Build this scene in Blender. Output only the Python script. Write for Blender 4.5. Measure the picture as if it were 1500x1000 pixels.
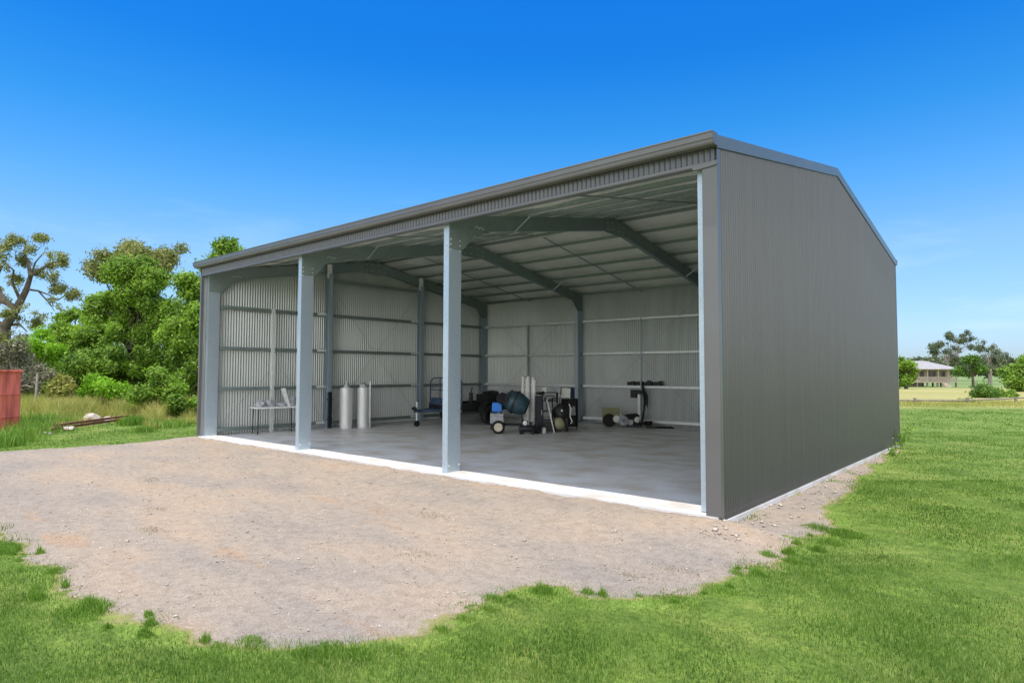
import bpy, math, random
import numpy as np
from mathutils import Vector, Matrix
R_ = math.radians
for o in list(bpy.data.objects): bpy.data.objects.remove(o)
sc = bpy.context.scene
C = sc.collection
# ------------------------------------------------------------------ camera
CAM = np.array([3.0916, -7.4162, 1.7214]); YAW, PIT, ROL, FOC = -0.7102, 0.0479, 0.0023, 0.9297
F_ = np.array([math.sin(YAW)*math.cos(PIT), math.cos(YAW)*math.cos(PIT), math.sin(PIT)])
R0 = np.array([math.cos(YAW), -math.sin(YAW), 0.0]); U0 = np.cross(R0, F_)
RT = R0*math.cos(ROL)+U0*math.sin(ROL); UP = U0*math.cos(ROL)-R0*math.sin(ROL)
cd = bpy.data.cameras.new('camera'); cam = bpy.data.objects.new('camera', cd); C.objects.link(cam)
cd.sensor_width = 36; cd.lens = FOC*24; cd.clip_end = 3000; cd.clip_start = 0.05
M4 = Matrix.Identity(4)
for i in range(3):
    M4[i][0] = RT[i]; M4[i][1] = UP[i]; M4[i][2] = -F_[i]; M4[i][3] = CAM[i]
cam.matrix_world = M4; sc.camera = cam
# ------------------------------------------------------------------ light
SUN_EL, SUN_DIR = R_(81.3), Vector((0.15, -0.99, 0)).normalized()
w = bpy.data.worlds.new('World'); sc.world = w; w.use_nodes = True
nt = w.node_tree; bg = nt.nodes['Background']; bg.inputs[1].default_value = 0.15
sky = nt.nodes.new('ShaderNodeTexSky'); sky.sky_type = 'NISHITA'; sky.sun_disc = False
sky.sun_elevation = SUN_EL; sky.sun_rotation = math.atan2(SUN_DIR.x, SUN_DIR.y)
sky.altitude = 0; sky.air_density = 1.0; sky.dust_density = 0.35; sky.ozone_density = 3.0
hs = nt.nodes.new('ShaderNodeHueSaturation'); hs.inputs['Saturation'].default_value = 1.15; hs.inputs['Hue'].default_value = 0.5
nt.links.new(sky.outputs[0], hs.inputs['Color'])
# thin high wisps of cloud in the sky
tc = nt.nodes.new('ShaderNodeTexCoord'); mp = nt.nodes.new('ShaderNodeMapping'); mp.inputs['Scale'].default_value = (1.6, 1.6, 7)
nz = nt.nodes.new('ShaderNodeTexNoise'); nz.inputs['Scale'].default_value = 2.2; nz.inputs['Detail'].default_value = 7; nz.inputs['Roughness'].default_value = .55
cr = nt.nodes.new('ShaderNodeValToRGB'); cr.color_ramp.elements[0].position = .56; cr.color_ramp.elements[1].position = .82
cr.color_ramp.elements[1].color = (.22, .22, .22, 1)
mx = nt.nodes.new('ShaderNodeMixRGB'); mx.inputs[2].default_value = (4.6, 5.0, 5.3, 1)
nt.links.new(tc.outputs['Generated'], mp.inputs[0]); nt.links.new(mp.outputs[0], nz.inputs['Vector']); nt.links.new(nz.outputs[0], cr.inputs[0])
sep = nt.nodes.new('ShaderNodeSeparateXYZ'); nt.links.new(tc.outputs['Generated'], sep.inputs[0])
tint = nt.nodes.new('ShaderNodeValToRGB'); te = tint.color_ramp.elements
for p_, c_ in ((.0, (.28, .36, .53)), (.06, (.40, .47, .66)), (.18, (.48, .57, .64)), (.26, (.29, .56, .70)), (.35, (.12, .50, .70)), (.44, (.05, .42, .72)), (.56, (.035, .40, .76)), (.70, (1.1, 1.05, .95)), (1.0, (1.25, 1.12, 1.0))):
    e_ = te[0] if p_ == 0 else (te[-1] if p_ == 1 else te.new(p_)); e_.position = p_; e_.color = (*c_, 1)
nt.links.new(sep.outputs[2], tint.inputs[0])
tm = nt.nodes.new('ShaderNodeMixRGB'); tm.blend_type = 'MULTIPLY'; tm.inputs[0].default_value = 1
nt.links.new(hs.outputs[0], tm.inputs[1]); nt.links.new(tint.outputs[0], tm.inputs[2])
lowc = nt.nodes.new('ShaderNodeMapRange'); lowc.inputs[1].default_value = .30; lowc.inputs[2].default_value = .12; nt.links.new(sep.outputs[2], lowc.inputs[0])
wf = nt.nodes.new('ShaderNodeMath'); wf.operation = 'MULTIPLY'; nt.links.new(cr.outputs[0], wf.inputs[0]); nt.links.new(lowc.outputs[0], wf.inputs[1])
# broken bright cloud added behind the camera, unseen, to lift shaded walls and interior
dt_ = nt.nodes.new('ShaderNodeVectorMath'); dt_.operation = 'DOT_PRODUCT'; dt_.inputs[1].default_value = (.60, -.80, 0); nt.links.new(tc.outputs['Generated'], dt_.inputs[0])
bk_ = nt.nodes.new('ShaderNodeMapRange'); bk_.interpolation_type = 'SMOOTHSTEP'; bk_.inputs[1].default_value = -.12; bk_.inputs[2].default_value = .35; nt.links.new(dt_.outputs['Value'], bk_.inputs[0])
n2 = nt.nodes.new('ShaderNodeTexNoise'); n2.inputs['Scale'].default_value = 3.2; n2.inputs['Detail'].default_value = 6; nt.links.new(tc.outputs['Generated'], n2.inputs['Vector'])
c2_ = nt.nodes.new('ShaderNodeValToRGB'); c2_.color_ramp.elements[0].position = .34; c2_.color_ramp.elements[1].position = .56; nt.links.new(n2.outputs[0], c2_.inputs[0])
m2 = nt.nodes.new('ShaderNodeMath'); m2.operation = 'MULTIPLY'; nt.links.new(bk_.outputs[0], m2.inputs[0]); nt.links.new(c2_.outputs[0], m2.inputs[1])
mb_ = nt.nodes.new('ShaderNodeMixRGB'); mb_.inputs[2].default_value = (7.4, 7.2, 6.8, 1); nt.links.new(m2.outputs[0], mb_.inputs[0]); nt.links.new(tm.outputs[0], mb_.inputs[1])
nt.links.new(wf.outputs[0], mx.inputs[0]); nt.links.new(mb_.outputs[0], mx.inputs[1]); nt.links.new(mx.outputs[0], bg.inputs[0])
sd = bpy.data.lights.new('sun', 'SUN'); sd.energy = 2.4; sd.angle = R_(0.5); sd.color = (1, .955, .89)
so = bpy.data.objects.new('sun', sd); C.objects.link(so)
sv = Vector((SUN_DIR.x*math.cos(SUN_EL), SUN_DIR.y*math.cos(SUN_EL), math.sin(SUN_EL)))
so.rotation_euler = (-sv).to_track_quat('-Z', 'Y').to_euler(); so.location = (0, -20, 40)
sc.view_settings.view_transform = 'Standard'; sc.view_settings.look = 'None'
sc.view_settings.exposure = 1.0; sc.view_settings.gamma = 1; sc.view_settings.use_curve_mapping = False
sc.render.engine = 'CYCLES'
sc.cycles.max_bounces = 10; sc.cycles.diffuse_bounces = 8; sc.cycles.transparent_max_bounces = 8

# ------------------------------------------------------------------ helpers
rng = np.random.default_rng(7); random.seed(7)
GZ = -0.12
def terr(x, y):
    x = np.asarray(x, float); y = np.asarray(y, float)
    dx, dy = x-CAM[0], y-CAM[1]
    d = dx*math.sin(YAW)+dy*math.cos(YAW)
    d = np.maximum(d, 0)
    z = GZ - np.clip(d-35, 0, 90)*0.0108*np.where(dx*0.758+dy*0.652 > 0, 1, .2)
    near = np.clip(-y, 0, None)
    gx = np.clip(np.maximum(x-0.2, -14.4-x), 0, None)
    z = z + 0.085*np.exp(-(near/1.1)**2)*np.exp(-(gx/.5)**2)*(y < .02) 
    bump = 0.015*np.sin(x*.9+y*.35)*np.cos(y*.8-.4*x)*np.clip((np.hypot(x+7, y-5)-9)/6, 0, 1)
    return z + bump
def spot(u, dist, z=None):
    """world point at forward depth dist under photo column u"""
    f = F_.copy(); f[2] = 0; f /= np.linalg.norm(f)
    p = CAM + f*dist + R0*((u-750)/(FOC*1000))*dist
    return np.array([p[0], p[1], float(terr(p[0], p[1])) if z is None else z])
def at(u, v, dist):
    return CAM + (F_ + RT*((u-750)/(FOC*1000)) - UP*((v-500)/(FOC*1000)))*dist

class MB:
    def __init__(s): s.v = []; s.f = []; s.m = []
    def add(s, vs, fs, mi=0):
        n = len(s.v); s.v += [tuple(map(float, p)) for p in vs]; s.f += [tuple(i+n for i in f) for f in fs]; s.m += [mi]*len(fs); return s
    def box(s, c, d, rz=0, M=None, mi=0, taper=1):
        hx, hy, hz = d[0]/2, d[1]/2, d[2]/2; vs = []
        for z in (-1, 1):
            t = taper if z > 0 else 1
            for x, y in ((-1, -1), (1, -1), (1, 1), (-1, 1)):
                p = Vector((x*hx*t, y*hy*t, z*hz))
                if M is not None: p = M @ p
                if rz: p = Matrix.Rotation(rz, 3, 'Z') @ p
                vs.append((p[0]+c[0], p[1]+c[1], p[2]+c[2]))
        return s.add(vs, [(3, 2, 1, 0), (4, 5, 6, 7), (0, 1, 5, 4), (1, 2, 6, 5), (2, 3, 7, 6), (3, 0, 4, 7)], mi)
    def b2(s, a, b, mi=0):
        return s.box([(a[i]+b[i])/2 for i in range(3)], [abs(b[i]-a[i]) for i in range(3)], mi=mi)
    def beam(s, a, b, wd, hg, up=(0, 0, 1), mi=0):
        a, b = Vector(a), Vector(b); d = (b-a); L = d.length; d.normalize()
        sd_ = d.cross(Vector(up)).normalized(); u = sd_.cross(d)
        M = Matrix((sd_, d, u)).transposed()
        return s.box((a+b)/2, (wd, L, hg), M=M, mi=mi)
    def tube(s, pts, rad, n=8, cap=True, mi=0):
        pts = [Vector(p) for p in pts]
        if not hasattr(rad, '__len__'): rad = [rad]*len(pts)
        vs = []; fs = []; prev = None
        for i, p in enumerate(pts):
            d = (pts[min(i+1, len(pts)-1)]-pts[max(i-1, 0)]).normalized()
            a = d.orthogonal().normalized() if prev is None else (prev-d*prev.dot(d)).normalized()
            prev = a; b = d.cross(a)
            for k in range(n):
                t = 2*math.pi*k/n; vs.append(p+(a*math.cos(t)+b*math.sin(t))*rad[i])
        for i in range(len(pts)-1):
            for k in range(n):
                fs.append((i*n+k, i*n+(k+1) % n, (i+1)*n+(k+1) % n, (i+1)*n+k))
        if cap: fs += [tuple(range(n))[::-1], tuple((len(pts)-1)*n+k for k in range(n))]
        return s.add(vs, fs, mi)
    def lathe(s, prof, c=(0, 0, 0), axis=(0, 0, 1), n=20, mi=0):
        ax = Vector(axis).normalized(); a = ax.orthogonal().normalized(); b = ax.cross(a); c = Vector(c)
        vs = []; fs = []; m = len(prof)
        for r, h in prof:
            for k in range(n):
                t = 2*math.pi*k/n; vs.append(c+ax*h+(a*math.cos(t)+b*math.sin(t))*r)
        for i in range(m-1):
            for k in range(n): fs.append((i*n+k, i*n+(k+1) % n, (i+1)*n+(k+1) % n, (i+1)*n+k))
        if prof[0][0] > 1e-6: fs.append(tuple(range(n))[::-1])
        if prof[-1][0] > 1e-6: fs.append(tuple((m-1)*n+k for k in range(n)))
        return s.add(vs, fs, mi)
    def prism(s, poly, a, b, ax='x', mi=0):
        n = len(poly); vs = []
        for q in (a, b):
            for p in poly:
                vs.append({'x': (q, p[0], p[1]), 'y': (p[0], q, p[1]), 'z': (p[0], p[1], q)}[ax])
        fs = [tuple(range(n))[::-1], tuple(range(n, 2*n))]+[(i, (i+1) % n, n+(i+1) % n, n+i) for i in range(n)]
        return s.add(vs, fs, mi)
    def blob(s, c, r, mi=0, sub=2, jit=.12, seed=0):
        import bmesh
        bm = bmesh.new(); bmesh.ops.create_icosphere(bm, subdivisions=sub, radius=1)
        rr = random.Random(seed); vs = []
        ph = [rr.uniform(0, 6) for _ in range(6)]
        for v in bm.verts:
            p = v.co; k = 1+jit*(math.sin(3.1*p.x+ph[0])+math.sin(3.7*p.y+ph[1])*math.cos(2.9*p.z+ph[2])+.5*math.sin(7*p.x+ph[3]+5*p.z))
            vs.append((c[0]+p.x*r[0]*k, c[1]+p.y*r[1]*k, c[2]+p.z*r[2]*k))
        fs = [tuple(v.index for v in f.verts) for f in bm.faces]; bm.free()
        return s.add(vs, fs, mi)
    def build(s, name, mats, parent=None, smooth=False, bevel=0):
        me = bpy.data.meshes.new(name); me.from_pydata(s.v, [], s.f)
        if not isinstance(mats, (list, tuple)): mats = [mats]
        for m in mats: me.materials.append(m)
        if len(mats) > 1: me.polygons.foreach_set('material_index', s.m)
        me.update()
        if smooth:
            me.polygons.foreach_set('use_smooth', [True]*len(me.polygons)); me.set_sharp_from_angle(angle=R_(38))
        o = bpy.data.objects.new(name, me); C.objects.link(o)
        if parent is not None: o.parent = parent
        if bevel:
            b = o.modifiers.new('bevel', 'BEVEL'); b.width = bevel; b.segments = 2; b.limit_method = 'ANGLE'; b.angle_limit = R_(40)
        return o
def np_mesh(name, V, Fc, nper, mat, parent=None, attrs=None):
    """fast mesh from numpy arrays; Fc flat faces with nper verts each"""
    me = bpy.data.meshes.new(name); nf = len(Fc)//nper
    me.vertices.add(len(V)); me.vertices.foreach_set('co', V.astype(np.float32).ravel())
    me.loops.add(len(Fc)); me.loops.foreach_set('vertex_index', Fc.astype(np.int32))
    me.polygons.add(nf); me.polygons.foreach_set('loop_start', np.arange(nf, dtype=np.int32)*nper)
    me.update(calc_edges=True); me.validate()
    if attrs:
        for k, a in attrs.items():
            t = me.attributes.new(k, 'FLOAT', 'POINT'); t.data.foreach_set('value', a.astype(np.float32))
    me.materials.append(mat); o = bpy.data.objects.new(name, me); C.objects.link(o)
    if parent is not None: o.parent = parent
    return o
def tag(o, label=None, cat=None, group=None, kind=None):
    if label: o['label'] = label
    if cat: o['category'] = cat
    if group: o['group'] = group
    if kind: o['kind'] = kind
    return o
def empty(name, label, cat, loc=(0, 0, 0), rz=0, group=None):
    o = bpy.data.objects.new(name, None); C.objects.link(o); o.location = loc; o.rotation_euler = (0, 0, rz)
    o.empty_display_size = .2
    return tag(o, label, cat, group)

# ------------------------------------------------------------------ materials
def mat(name, col, rough=.6, metal=0, bump=0, bscale=30, var=0, vscale=5, col2=None, spec=.5, detail=5, coat=0, vthr=(.35, .65), stretch=None):
    m = bpy.data.materials.new(name); m.use_nodes = True; n = m.node_tree; b = n.nodes['Principled BSDF']
    b.inputs['Base Color'].default_value = (*col, 1); b.inputs['Roughness'].default_value = rough; b.inputs['Metallic'].default_value = metal
    b.inputs['Specular IOR Level'].default_value = spec; b.inputs['Coat Weight'].default_value = coat
    tc = n.nodes.new('ShaderNodeTexCoord'); vec = tc.outputs['Object']
    if stretch:
        mp = n.nodes.new('ShaderNodeMapping'); mp.inputs['Scale'].default_value = stretch; n.links.new(vec, mp.inputs[0]); vec = mp.outputs[0]
    if col2 or var:
        t = n.nodes.new('ShaderNodeTexNoise'); t.inputs['Scale'].default_value = vscale; t.inputs['Detail'].default_value = detail; n.links.new(vec, t.inputs['Vector'])
        r = n.nodes.new('ShaderNodeValToRGB'); r.color_ramp.elements[0].position = vthr[0]; r.color_ramp.elements[1].position = vthr[1]
        c2 = col2 or tuple(min(1, c*(1+var)) for c in col); c1 = col if col2 else tuple(c*(1-var) for c in col)
        r.color_ramp.elements[0].color = (*c1, 1); r.color_ramp.elements[1].color = (*c2, 1)
        n.links.new(t.outputs[0], r.inputs[0]); n.links.new(r.outputs[0], b.inputs['Base Color'])
    if bump:
        t2 = n.nodes.new('ShaderNodeTexNoise'); t2.inputs['Scale'].default_value = bscale; t2.inputs['Detail'].default_value = 6; n.links.new(vec, t2.inputs['Vector'])
        bp = n.nodes.new('ShaderNodeBump'); bp.inputs['Strength'].default_value = bump; bp.inputs['Distance'].default_value = .02
        n.links.new(t2.outputs[0], bp.inputs['Height']); n.links.new(bp.outputs[0], b.inputs['Normal'])
    return m
def foliage(name, c1, c2, trans=.3, pscale=.7, dry=None):
    m = bpy.data.materials.new(name); m.use_nodes = True; n = m.node_tree; b = n.nodes['Principled BSDF']; out = n.nodes['Material Output']
    g = n.nodes.new('ShaderNodeNewGeometry'); tc = n.nodes.new('ShaderNodeTexCoord')
    t = n.nodes.new('ShaderNodeTexNoise'); t.inputs['Scale'].default_value = pscale; t.inputs['Detail'].default_value = 3; n.links.new(tc.outputs['Object'], t.inputs['Vector'])
    ad = n.nodes.new('ShaderNodeMath'); ad.operation = 'MULTIPLY_ADD'; ad.inputs[1].default_value = .45
    n.links.new(g.outputs['Random Per Island'], ad.inputs[0])
    sb = n.nodes.new('ShaderNodeMath'); sb.operation = 'SUBTRACT'; sb.inputs[1].default_value = .22
    n.links.new(t.outputs[0], sb.inputs[0]); n.links.new(sb.outputs[0], ad.inputs[2])
    r = n.nodes.new('ShaderNodeValToRGB'); r.color_ramp.elements[0].position = .25; r.color_ramp.elements[1].position = .72
    r.color_ramp.elements[0].color = (*c1, 1); r.color_ramp.elements[1].color = (*c2, 1)
    if dry:
        e = r.color_ramp.elements.new(.9); e.color = (*dry, 1)
    n.links.new(ad.outputs[0], r.inputs[0]); n.links.new(r.outputs[0], b.inputs['Base Color'])
    b.inputs['Roughness'].default_value = .55; b.inputs['Specular IOR Level'].default_value = .25
    tr = n.nodes.new('ShaderNodeBsdfTranslucent'); ms = n.nodes.new('ShaderNodeMixShader'); ms.inputs[0].default_value = trans
    mu = n.nodes.new('ShaderNodeMixRGB'); mu.blend_type = 'MULTIPLY'; mu.inputs[0].default_value = 1; mu.inputs[2].default_value = (1.3, 1.5, .6, 1)
    n.links.new(r.outputs[0], mu.inputs[1]); n.links.new(mu.outputs[0], tr.inputs[0])
    n.links.new(b.outputs[0], ms.inputs[1]); n.links.new(tr.outputs[0], ms.inputs[2]); n.links.new(ms.outputs[0], out.inputs[0])
    return m
M = {}
M['clad'] = mat('grey_colour_coated_steel', (.084, .087, .092), .24, .0, var=.05, vscale=2.5, spec=.7, stretch=(2.5, 2.5, .12))
M['trim'] = mat('grey_coated_trim', (.135, .134, .138), .30, .0, var=.06, vscale=1.5, spec=.6)
M['liner'] = mat('zinc_aluminium_wall_sheet', (.46, .49, .49), .33, .5, var=.07, vscale=1.2, stretch=(1, 1, .3))
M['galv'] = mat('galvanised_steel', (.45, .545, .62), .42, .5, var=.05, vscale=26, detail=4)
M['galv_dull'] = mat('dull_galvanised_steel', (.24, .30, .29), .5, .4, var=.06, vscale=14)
M['galv_light'] = mat('bright_galvanised_steel', (.84, .86, .87), .45, .25, var=.08, vscale=12)
M['zinc_bolt'] = mat('zinc_bolt', (.75, .77, .78), .35, .5)
M['foil'] = mat('reflective_foil_blanket', (.93, .96, .86), .30, .45, var=.05, vscale=1.3, bump=.55, bscale=5)
M['mesh'] = mat('safety_mesh', (.35, .36, .33), .5, .5)
M['slab'] = mat('concrete_slab', (.72, .73, .755), .40, 0, col2=(.54, .50, .455), vthr=(.42, .66), vscale=1.3, stretch=(1, 1.3, 1), bump=.10, bscale=40, detail=9, spec=.5)
M['black'] = mat('black_plastic', (.018, .018, .02), .5, var=.3, vscale=9)
M['rubber'] = mat('black_rubber', (.02, .02, .02), .85, var=.3, vscale=15)
M['dsteel'] = mat('dark_painted_steel', (.03, .035, .045), .5, .3, var=.3, vscale=8)
M['bluesteel'] = mat('blue_painted_steel', (.06, .10, .17), .5, .2, var=.2, vscale=8)
M['drum'] = mat('teal_painted_drum', (.035, .085, .11), .5, .1, var=.3, vscale=7, bump=.2, bscale=25)
M['blue'] = mat('bright_blue_plastic', (.03, .25, .85), .45)
M['white'] = mat('white_plastic', (.85, .85, .83), .5, var=.08, vscale=8)
M['cream'] = mat('cream_painted_rim', (.74, .68, .52), .5, var=.1, vscale=12)
M['silver'] = mat('silver_foil_wrap', (.78, .79, .80), .45, .35, bump=.7, bscale=7, var=.05, vscale=4, stretch=(1, 1, .4))
M['clearwrap'] = mat('clear_plastic_wrap', (.62, .66, .68), .3, .1, bump=.4, bscale=20)
M['cloth_grey'] = mat('grey_plastic_bag', (.42, .44, .47), .55, bump=.5, bscale=15, var=.2, vscale=10)
M['board'] = mat('olive_beige_board', (.36, .35, .20), .7, var=.12, vscale=4)
M['red'] = mat('weathered_red_paint', (.74, .17, .115), .6, 0, bump=.3, bscale=18, col2=(.42, .085, .06), vscale=2.2, detail=10, vthr=(.42, .66), stretch=(2.5, 2.5, .5))
M['rust'] = mat('rusty_steel', (.34, .14, .10), .8, .1, bump=.4, bscale=25, var=.35, vscale=7)
M['rock'] = mat('pale_rock', (.42, .36, .31), .85, bump=.7, bscale=9, var=.25, vscale=5, detail=9)
M['stone'] = mat('gravel_stone', (.42, .36, .31), .9, bump=.5, bscale=30, var=.35, vscale=4.5)
M['bark'] = mat('brown_bark', (.10, .082, .066), .9, bump=.8, bscale=12, var=.35, vscale=3)
M['bark_grey'] = mat('grey_bark', (.30, .27, .24), .9, bump=.6, bscale=12, var=.3, vscale=3)
M['post'] = mat('weathered_timber', (.24, .21, .17), .85, bump=.5, bscale=20, var=.25, vscale=6)
M['hroof'] = mat('pale_metal_roof', (.34, .32, .31), .5, .1, var=.1, vscale=1.5)
M['hwall'] = mat('beige_weatherboard', (.42, .36, .28), .7, var=.1, vscale=3)
M['hdark'] = mat('dark_window_glass', (.03, .035, .04), .15)
M['htrim'] = mat('pink_beige_verandah_timber', (.50, .42, .36), .7, var=.1, vscale=4)
M['leaf_green'] = foliage('fresh_green_leaves', (.07, .14, .022), (.30, .45, .065), .4, .55)
M['leaf_dark'] = foliage('dark_green_leaves', (.045, .105, .022), (.16, .29, .045), .3, .7)
M['leaf_lime'] = foliage('lime_green_leaves', (.13, .28, .02), (.30, .50, .04), .4, .8)
M['leaf_olive'] = foliage('olive_gum_leaves', (.13, .15, .05), (.31, .33, .12), .25, .6, dry=(.24, .17, .09))
M['leaf_grey'] = foliage('grey_dry_twigs', (.12, .115, .08), (.27, .25, .18), .15, .9)
M['leaf_far'] = foliage('far_gum_leaves', (.08, .105, .07), (.20, .23, .14), .25, .3)
M['leaf_yellow'] = foliage('yellow_green_leaves', (.20, .22, .06), (.38, .36, .10), .3, .9)

def ground_mat(name, gravel):
    m = bpy.data.materials.new(name); m.use_nodes = True; n = m.node_tree; b = n.nodes['Principled BSDF']; L = n.links.new
    tc = n.nodes.new('ShaderNodeTexCoord'); P = tc.outputs['Object']
    def noise(s, d=6, r=.6, vec=None):
        t = n.nodes.new('ShaderNodeTexNoise'); t.inputs['Scale'].default_value = s; t.inputs['Detail'].default_value = d; t.inputs['Roughness'].default_value = r
        L(vec or P, t.inputs['Vector']); return t.outputs[0]
    def ramp(x, stops):
        r = n.nodes.new('ShaderNodeValToRGB'); e = r.color_ramp.elements
        while len(e) < len(stops): e.new(.5)
        for k, (p, c) in enumerate(stops): e[k].position = p; e[k].color = (*c, 1) if hasattr(c, '__len__') else (c, c, c, 1)
        L(x, r.inputs[0]); return r.outputs[0]
    def mix(f, a, b_, bt='MIX'):
        x = n.nodes.new('ShaderNodeMixRGB'); x.blend_type = bt
        if isinstance(f, float): x.inputs[0].default_value = f
        else: L(f, x.inputs[0])
        for i, q in ((1, a), (2, b_)):
            if hasattr(q, 'is_linked'): L(q, x.inputs[i])
            else: x.inputs[i].default_value = (*q, 1)
        return x.outputs[0]
    if True:
        mp = n.nodes.new('ShaderNodeMapping'); mp.inputs['Scale'].default_value = (.6, 1.6, 1); mp.inputs['Rotation'].default_value = (0, 0, -.25); L(P, mp.inputs[0])
        base = ramp(noise(.55, 8, .6, mp.outputs[0]), [(.34, (.255, .225, .20)), (.5, (.315, .265, .218)), (.66, (.365, .285, .215))])
        dirt = ramp(noise(.9, 7, .62, mp.outputs[0]), [(.60, 0.0), (.74, .6)])
        c = mix(dirt, base, (.38, .225, .12))
        sp = ramp(noise(70, 3, .7), [(.36, (.74, .73, .72)), (.5, (1, 1, 1)), (.66, (1.17, 1.15, 1.13))])
        c = mix(1.0, c, sp, 'MULTIPLY')
        vo = n.nodes.new('ShaderNodeTexVoronoi'); vo.inputs['Scale'].default_value = 28; L(P, vo.inputs['Vector'])
        st = ramp(vo.outputs['Distance'], [(.10, .35), (.22, 0.0)])
        vc = ramp(vo.outputs['Color'], [(.2, (.22, .19, .18)), (.6, (.42, .38, .36)), (.9, (.68, .62, .57))])
        c = mix(st, c, vc)
        mid = ramp(noise(9, 6, .7), [(.38, (.80, .78, .76)), (.55, (1, 1, 1))]); c = mix(.8, c, mid, 'MULTIPLY')
        hgt = noise(45, 6, .75); bs, bd = .55, .02; b.inputs['Roughness'].default_value = .95
        gcol = c
    if True:
        sx = n.nodes.new('ShaderNodeVectorMath'); sx.operation = 'DOT_PRODUCT'; sx.inputs[1].default_value = (math.sin(YAW), math.cos(YAW), 0)
        sh = n.nodes.new('ShaderNodeVectorMath'); sh.operation = 'SUBTRACT'; sh.inputs[1].default_value = tuple(CAM); L(P, sh.inputs[0]); L(sh.outputs[0], sx.inputs[0])
        dist = sx.outputs['Value']
        mp = n.nodes.new('ShaderNodeMapping'); mp.inputs['Rotation'].default_value = (0, 0, YAW); mp.inputs['Scale'].default_value = (.35, 1.3, 1); L(P, mp.inputs[0])
        lawn = ramp(noise(.9, 8, .65), [(.28, (.10, .17, .032)), (.5, (.15, .23, .048)), (.72, (.23, .27, .08))])
        fine = ramp(noise(38, 5, .75), [(.30, (.55, .55, .5)), (.5, (1, 1, 1)), (.70, (1.35, 1.3, 1.2))]); lawn = mix(1.0, lawn, fine, 'MULTIPLY')
        st2 = ramp(noise(2.2, 6, .7, mp.outputs[0]), [(.38, (.78, .8, .75)), (.6, (1.15, 1.1, 1.05))]); lawn = mix(1.0, lawn, st2, 'MULTIPLY')
        mid = ramp(noise(7, 6, .7), [(.35, (.70, .74, .7)), (.6, (1.1, 1.08, 1.0))]); lawn = mix(.9, lawn, mid, 'MULTIPLY')
        field = ramp(noise(.25, 8, .6, mp.outputs[0]), [(.32, (.22, .25, .08)), (.5, (.34, .31, .12)), (.7, (.42, .36, .17))])
        ff = ramp(noise(6, 5, .7), [(.35, (.75, .77, .7)), (.62, (1.15, 1.12, 1.1))]); field = mix(1.0, field, ff, 'MULTIPLY')
        mr = n.nodes.new('ShaderNodeMapRange'); mr.inputs[1].default_value = 31; mr.inputs[2].default_value = 37; L(dist, mr.inputs[0])
        ad = n.nodes.new('ShaderNodeMath'); ad.operation = 'MULTIPLY_ADD'; ad.inputs[1].default_value = 9; ad.inputs[2].default_value = -4.5
        nn = noise(.35, 5, .6); L(nn, ad.inputs[0]); a2 = n.nodes.new('ShaderNodeMath'); L(dist, a2.inputs[0]); L(ad.outputs[0], a2.inputs[1]); L(a2.outputs[0], mr.inputs[0])
        c = mix(mr.outputs[0], lawn, field)
        far = n.nodes.new('ShaderNodeMapRange'); far.inputs[1].default_value = 95; far.inputs[2].default_value = 130; L(dist, far.inputs[0])
        c = mix(far.outputs[0], c, (.17, .23, .085))
        hgt = noise(30, 6, .8); bs, bd = .8, .03; lcol = c; b.inputs['Roughness'].default_value = .9; b.inputs['Specular IOR Level'].default_value = .15
    if gravel:
        at_ = n.nodes.new('ShaderNodeAttribute'); at_.attribute_name = 'edge'
        e1 = n.nodes.new('ShaderNodeMath'); e1.operation = 'MULTIPLY_ADD'; e1.inputs[1].default_value = .34; L(noise(4.5, 8, .7), e1.inputs[0]); L(at_.outputs['Fac'], e1.inputs[2])
        c = mix(ramp(e1.outputs[0], [(.10, 0.0), (.16, 1.0)]), mix(.55, lcol, (.30, .22, .12)), gcol)
        c = mix(ramp(e1.outputs[0], [(.03, 0.0), (.10, 1.0)]), lcol, c)
        hgt = noise(45, 6, .75); bs, bd = .55, .02
    L(c, b.inputs['Base Color'])
    bp = n.nodes.new('ShaderNodeBump'); bp.inputs['Strength'].default_value = bs; bp.inputs['Distance'].default_value = bd; L(hgt, bp.inputs['Height']); L(bp.outputs[0], b.inputs['Normal'])
    return m
M['lawn'] = ground_mat('lawn_and_field', False); M['gravel'] = ground_mat('gravel_and_dirt', True)

# ------------------------------------------------------------------ ground
# gravel yard: real outline on the ground
GP = np.array([(-15.2, -4.6), (-15.0, -3.4), (-14.86, -2.33), (-14.68, -1.18), (-14.75, .02), (-14.29, .02), (-14.29, .3), (0, .3), (.01, 11.0), (.10, 10.2), (.18, 7.0), (.36, 4.6), (.56, 3.4), (.50, 2.2), (.92, .9), (.90, -.25),
   (.85, -1.08), (.72, -1.9), (.55, -2.5), (.36, -2.78), (.03, -3.0), (-.16, -2.93), (-.40, -3.05), (-.53, -3.29), (-.56, -3.59), (-.49, -4.11), (-.41, -4.44), (-.6, -4.75), (-.87, -5.0), (-1.13, -5.22), (-1.71, -5.42), (-2.08, -5.49), (-2.44, -5.59),
   (-3.12, -5.72), (-3.95, -5.63), (-5.17, -5.61), (-6.29, -5.66), (-7.4, -6.2), (-10, -8.2), (-14, -9.5), (-19, -9), (-22, -6.6), (-19, -5.2)])
def in_poly(x, y, P):
    c = np.zeros(x.shape, bool); n = len(P)
    for k in range(n):
        x0, y0 = P[k]; x1, y1 = P[(k+1) % n]
        hit = ((y0 > y) != (y1 > y)) & (x < (x1-x0)*(y-y0)/((y1-y0) if y1 != y0 else 1e-9)+x0)
        c ^= hit
    return c
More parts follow.
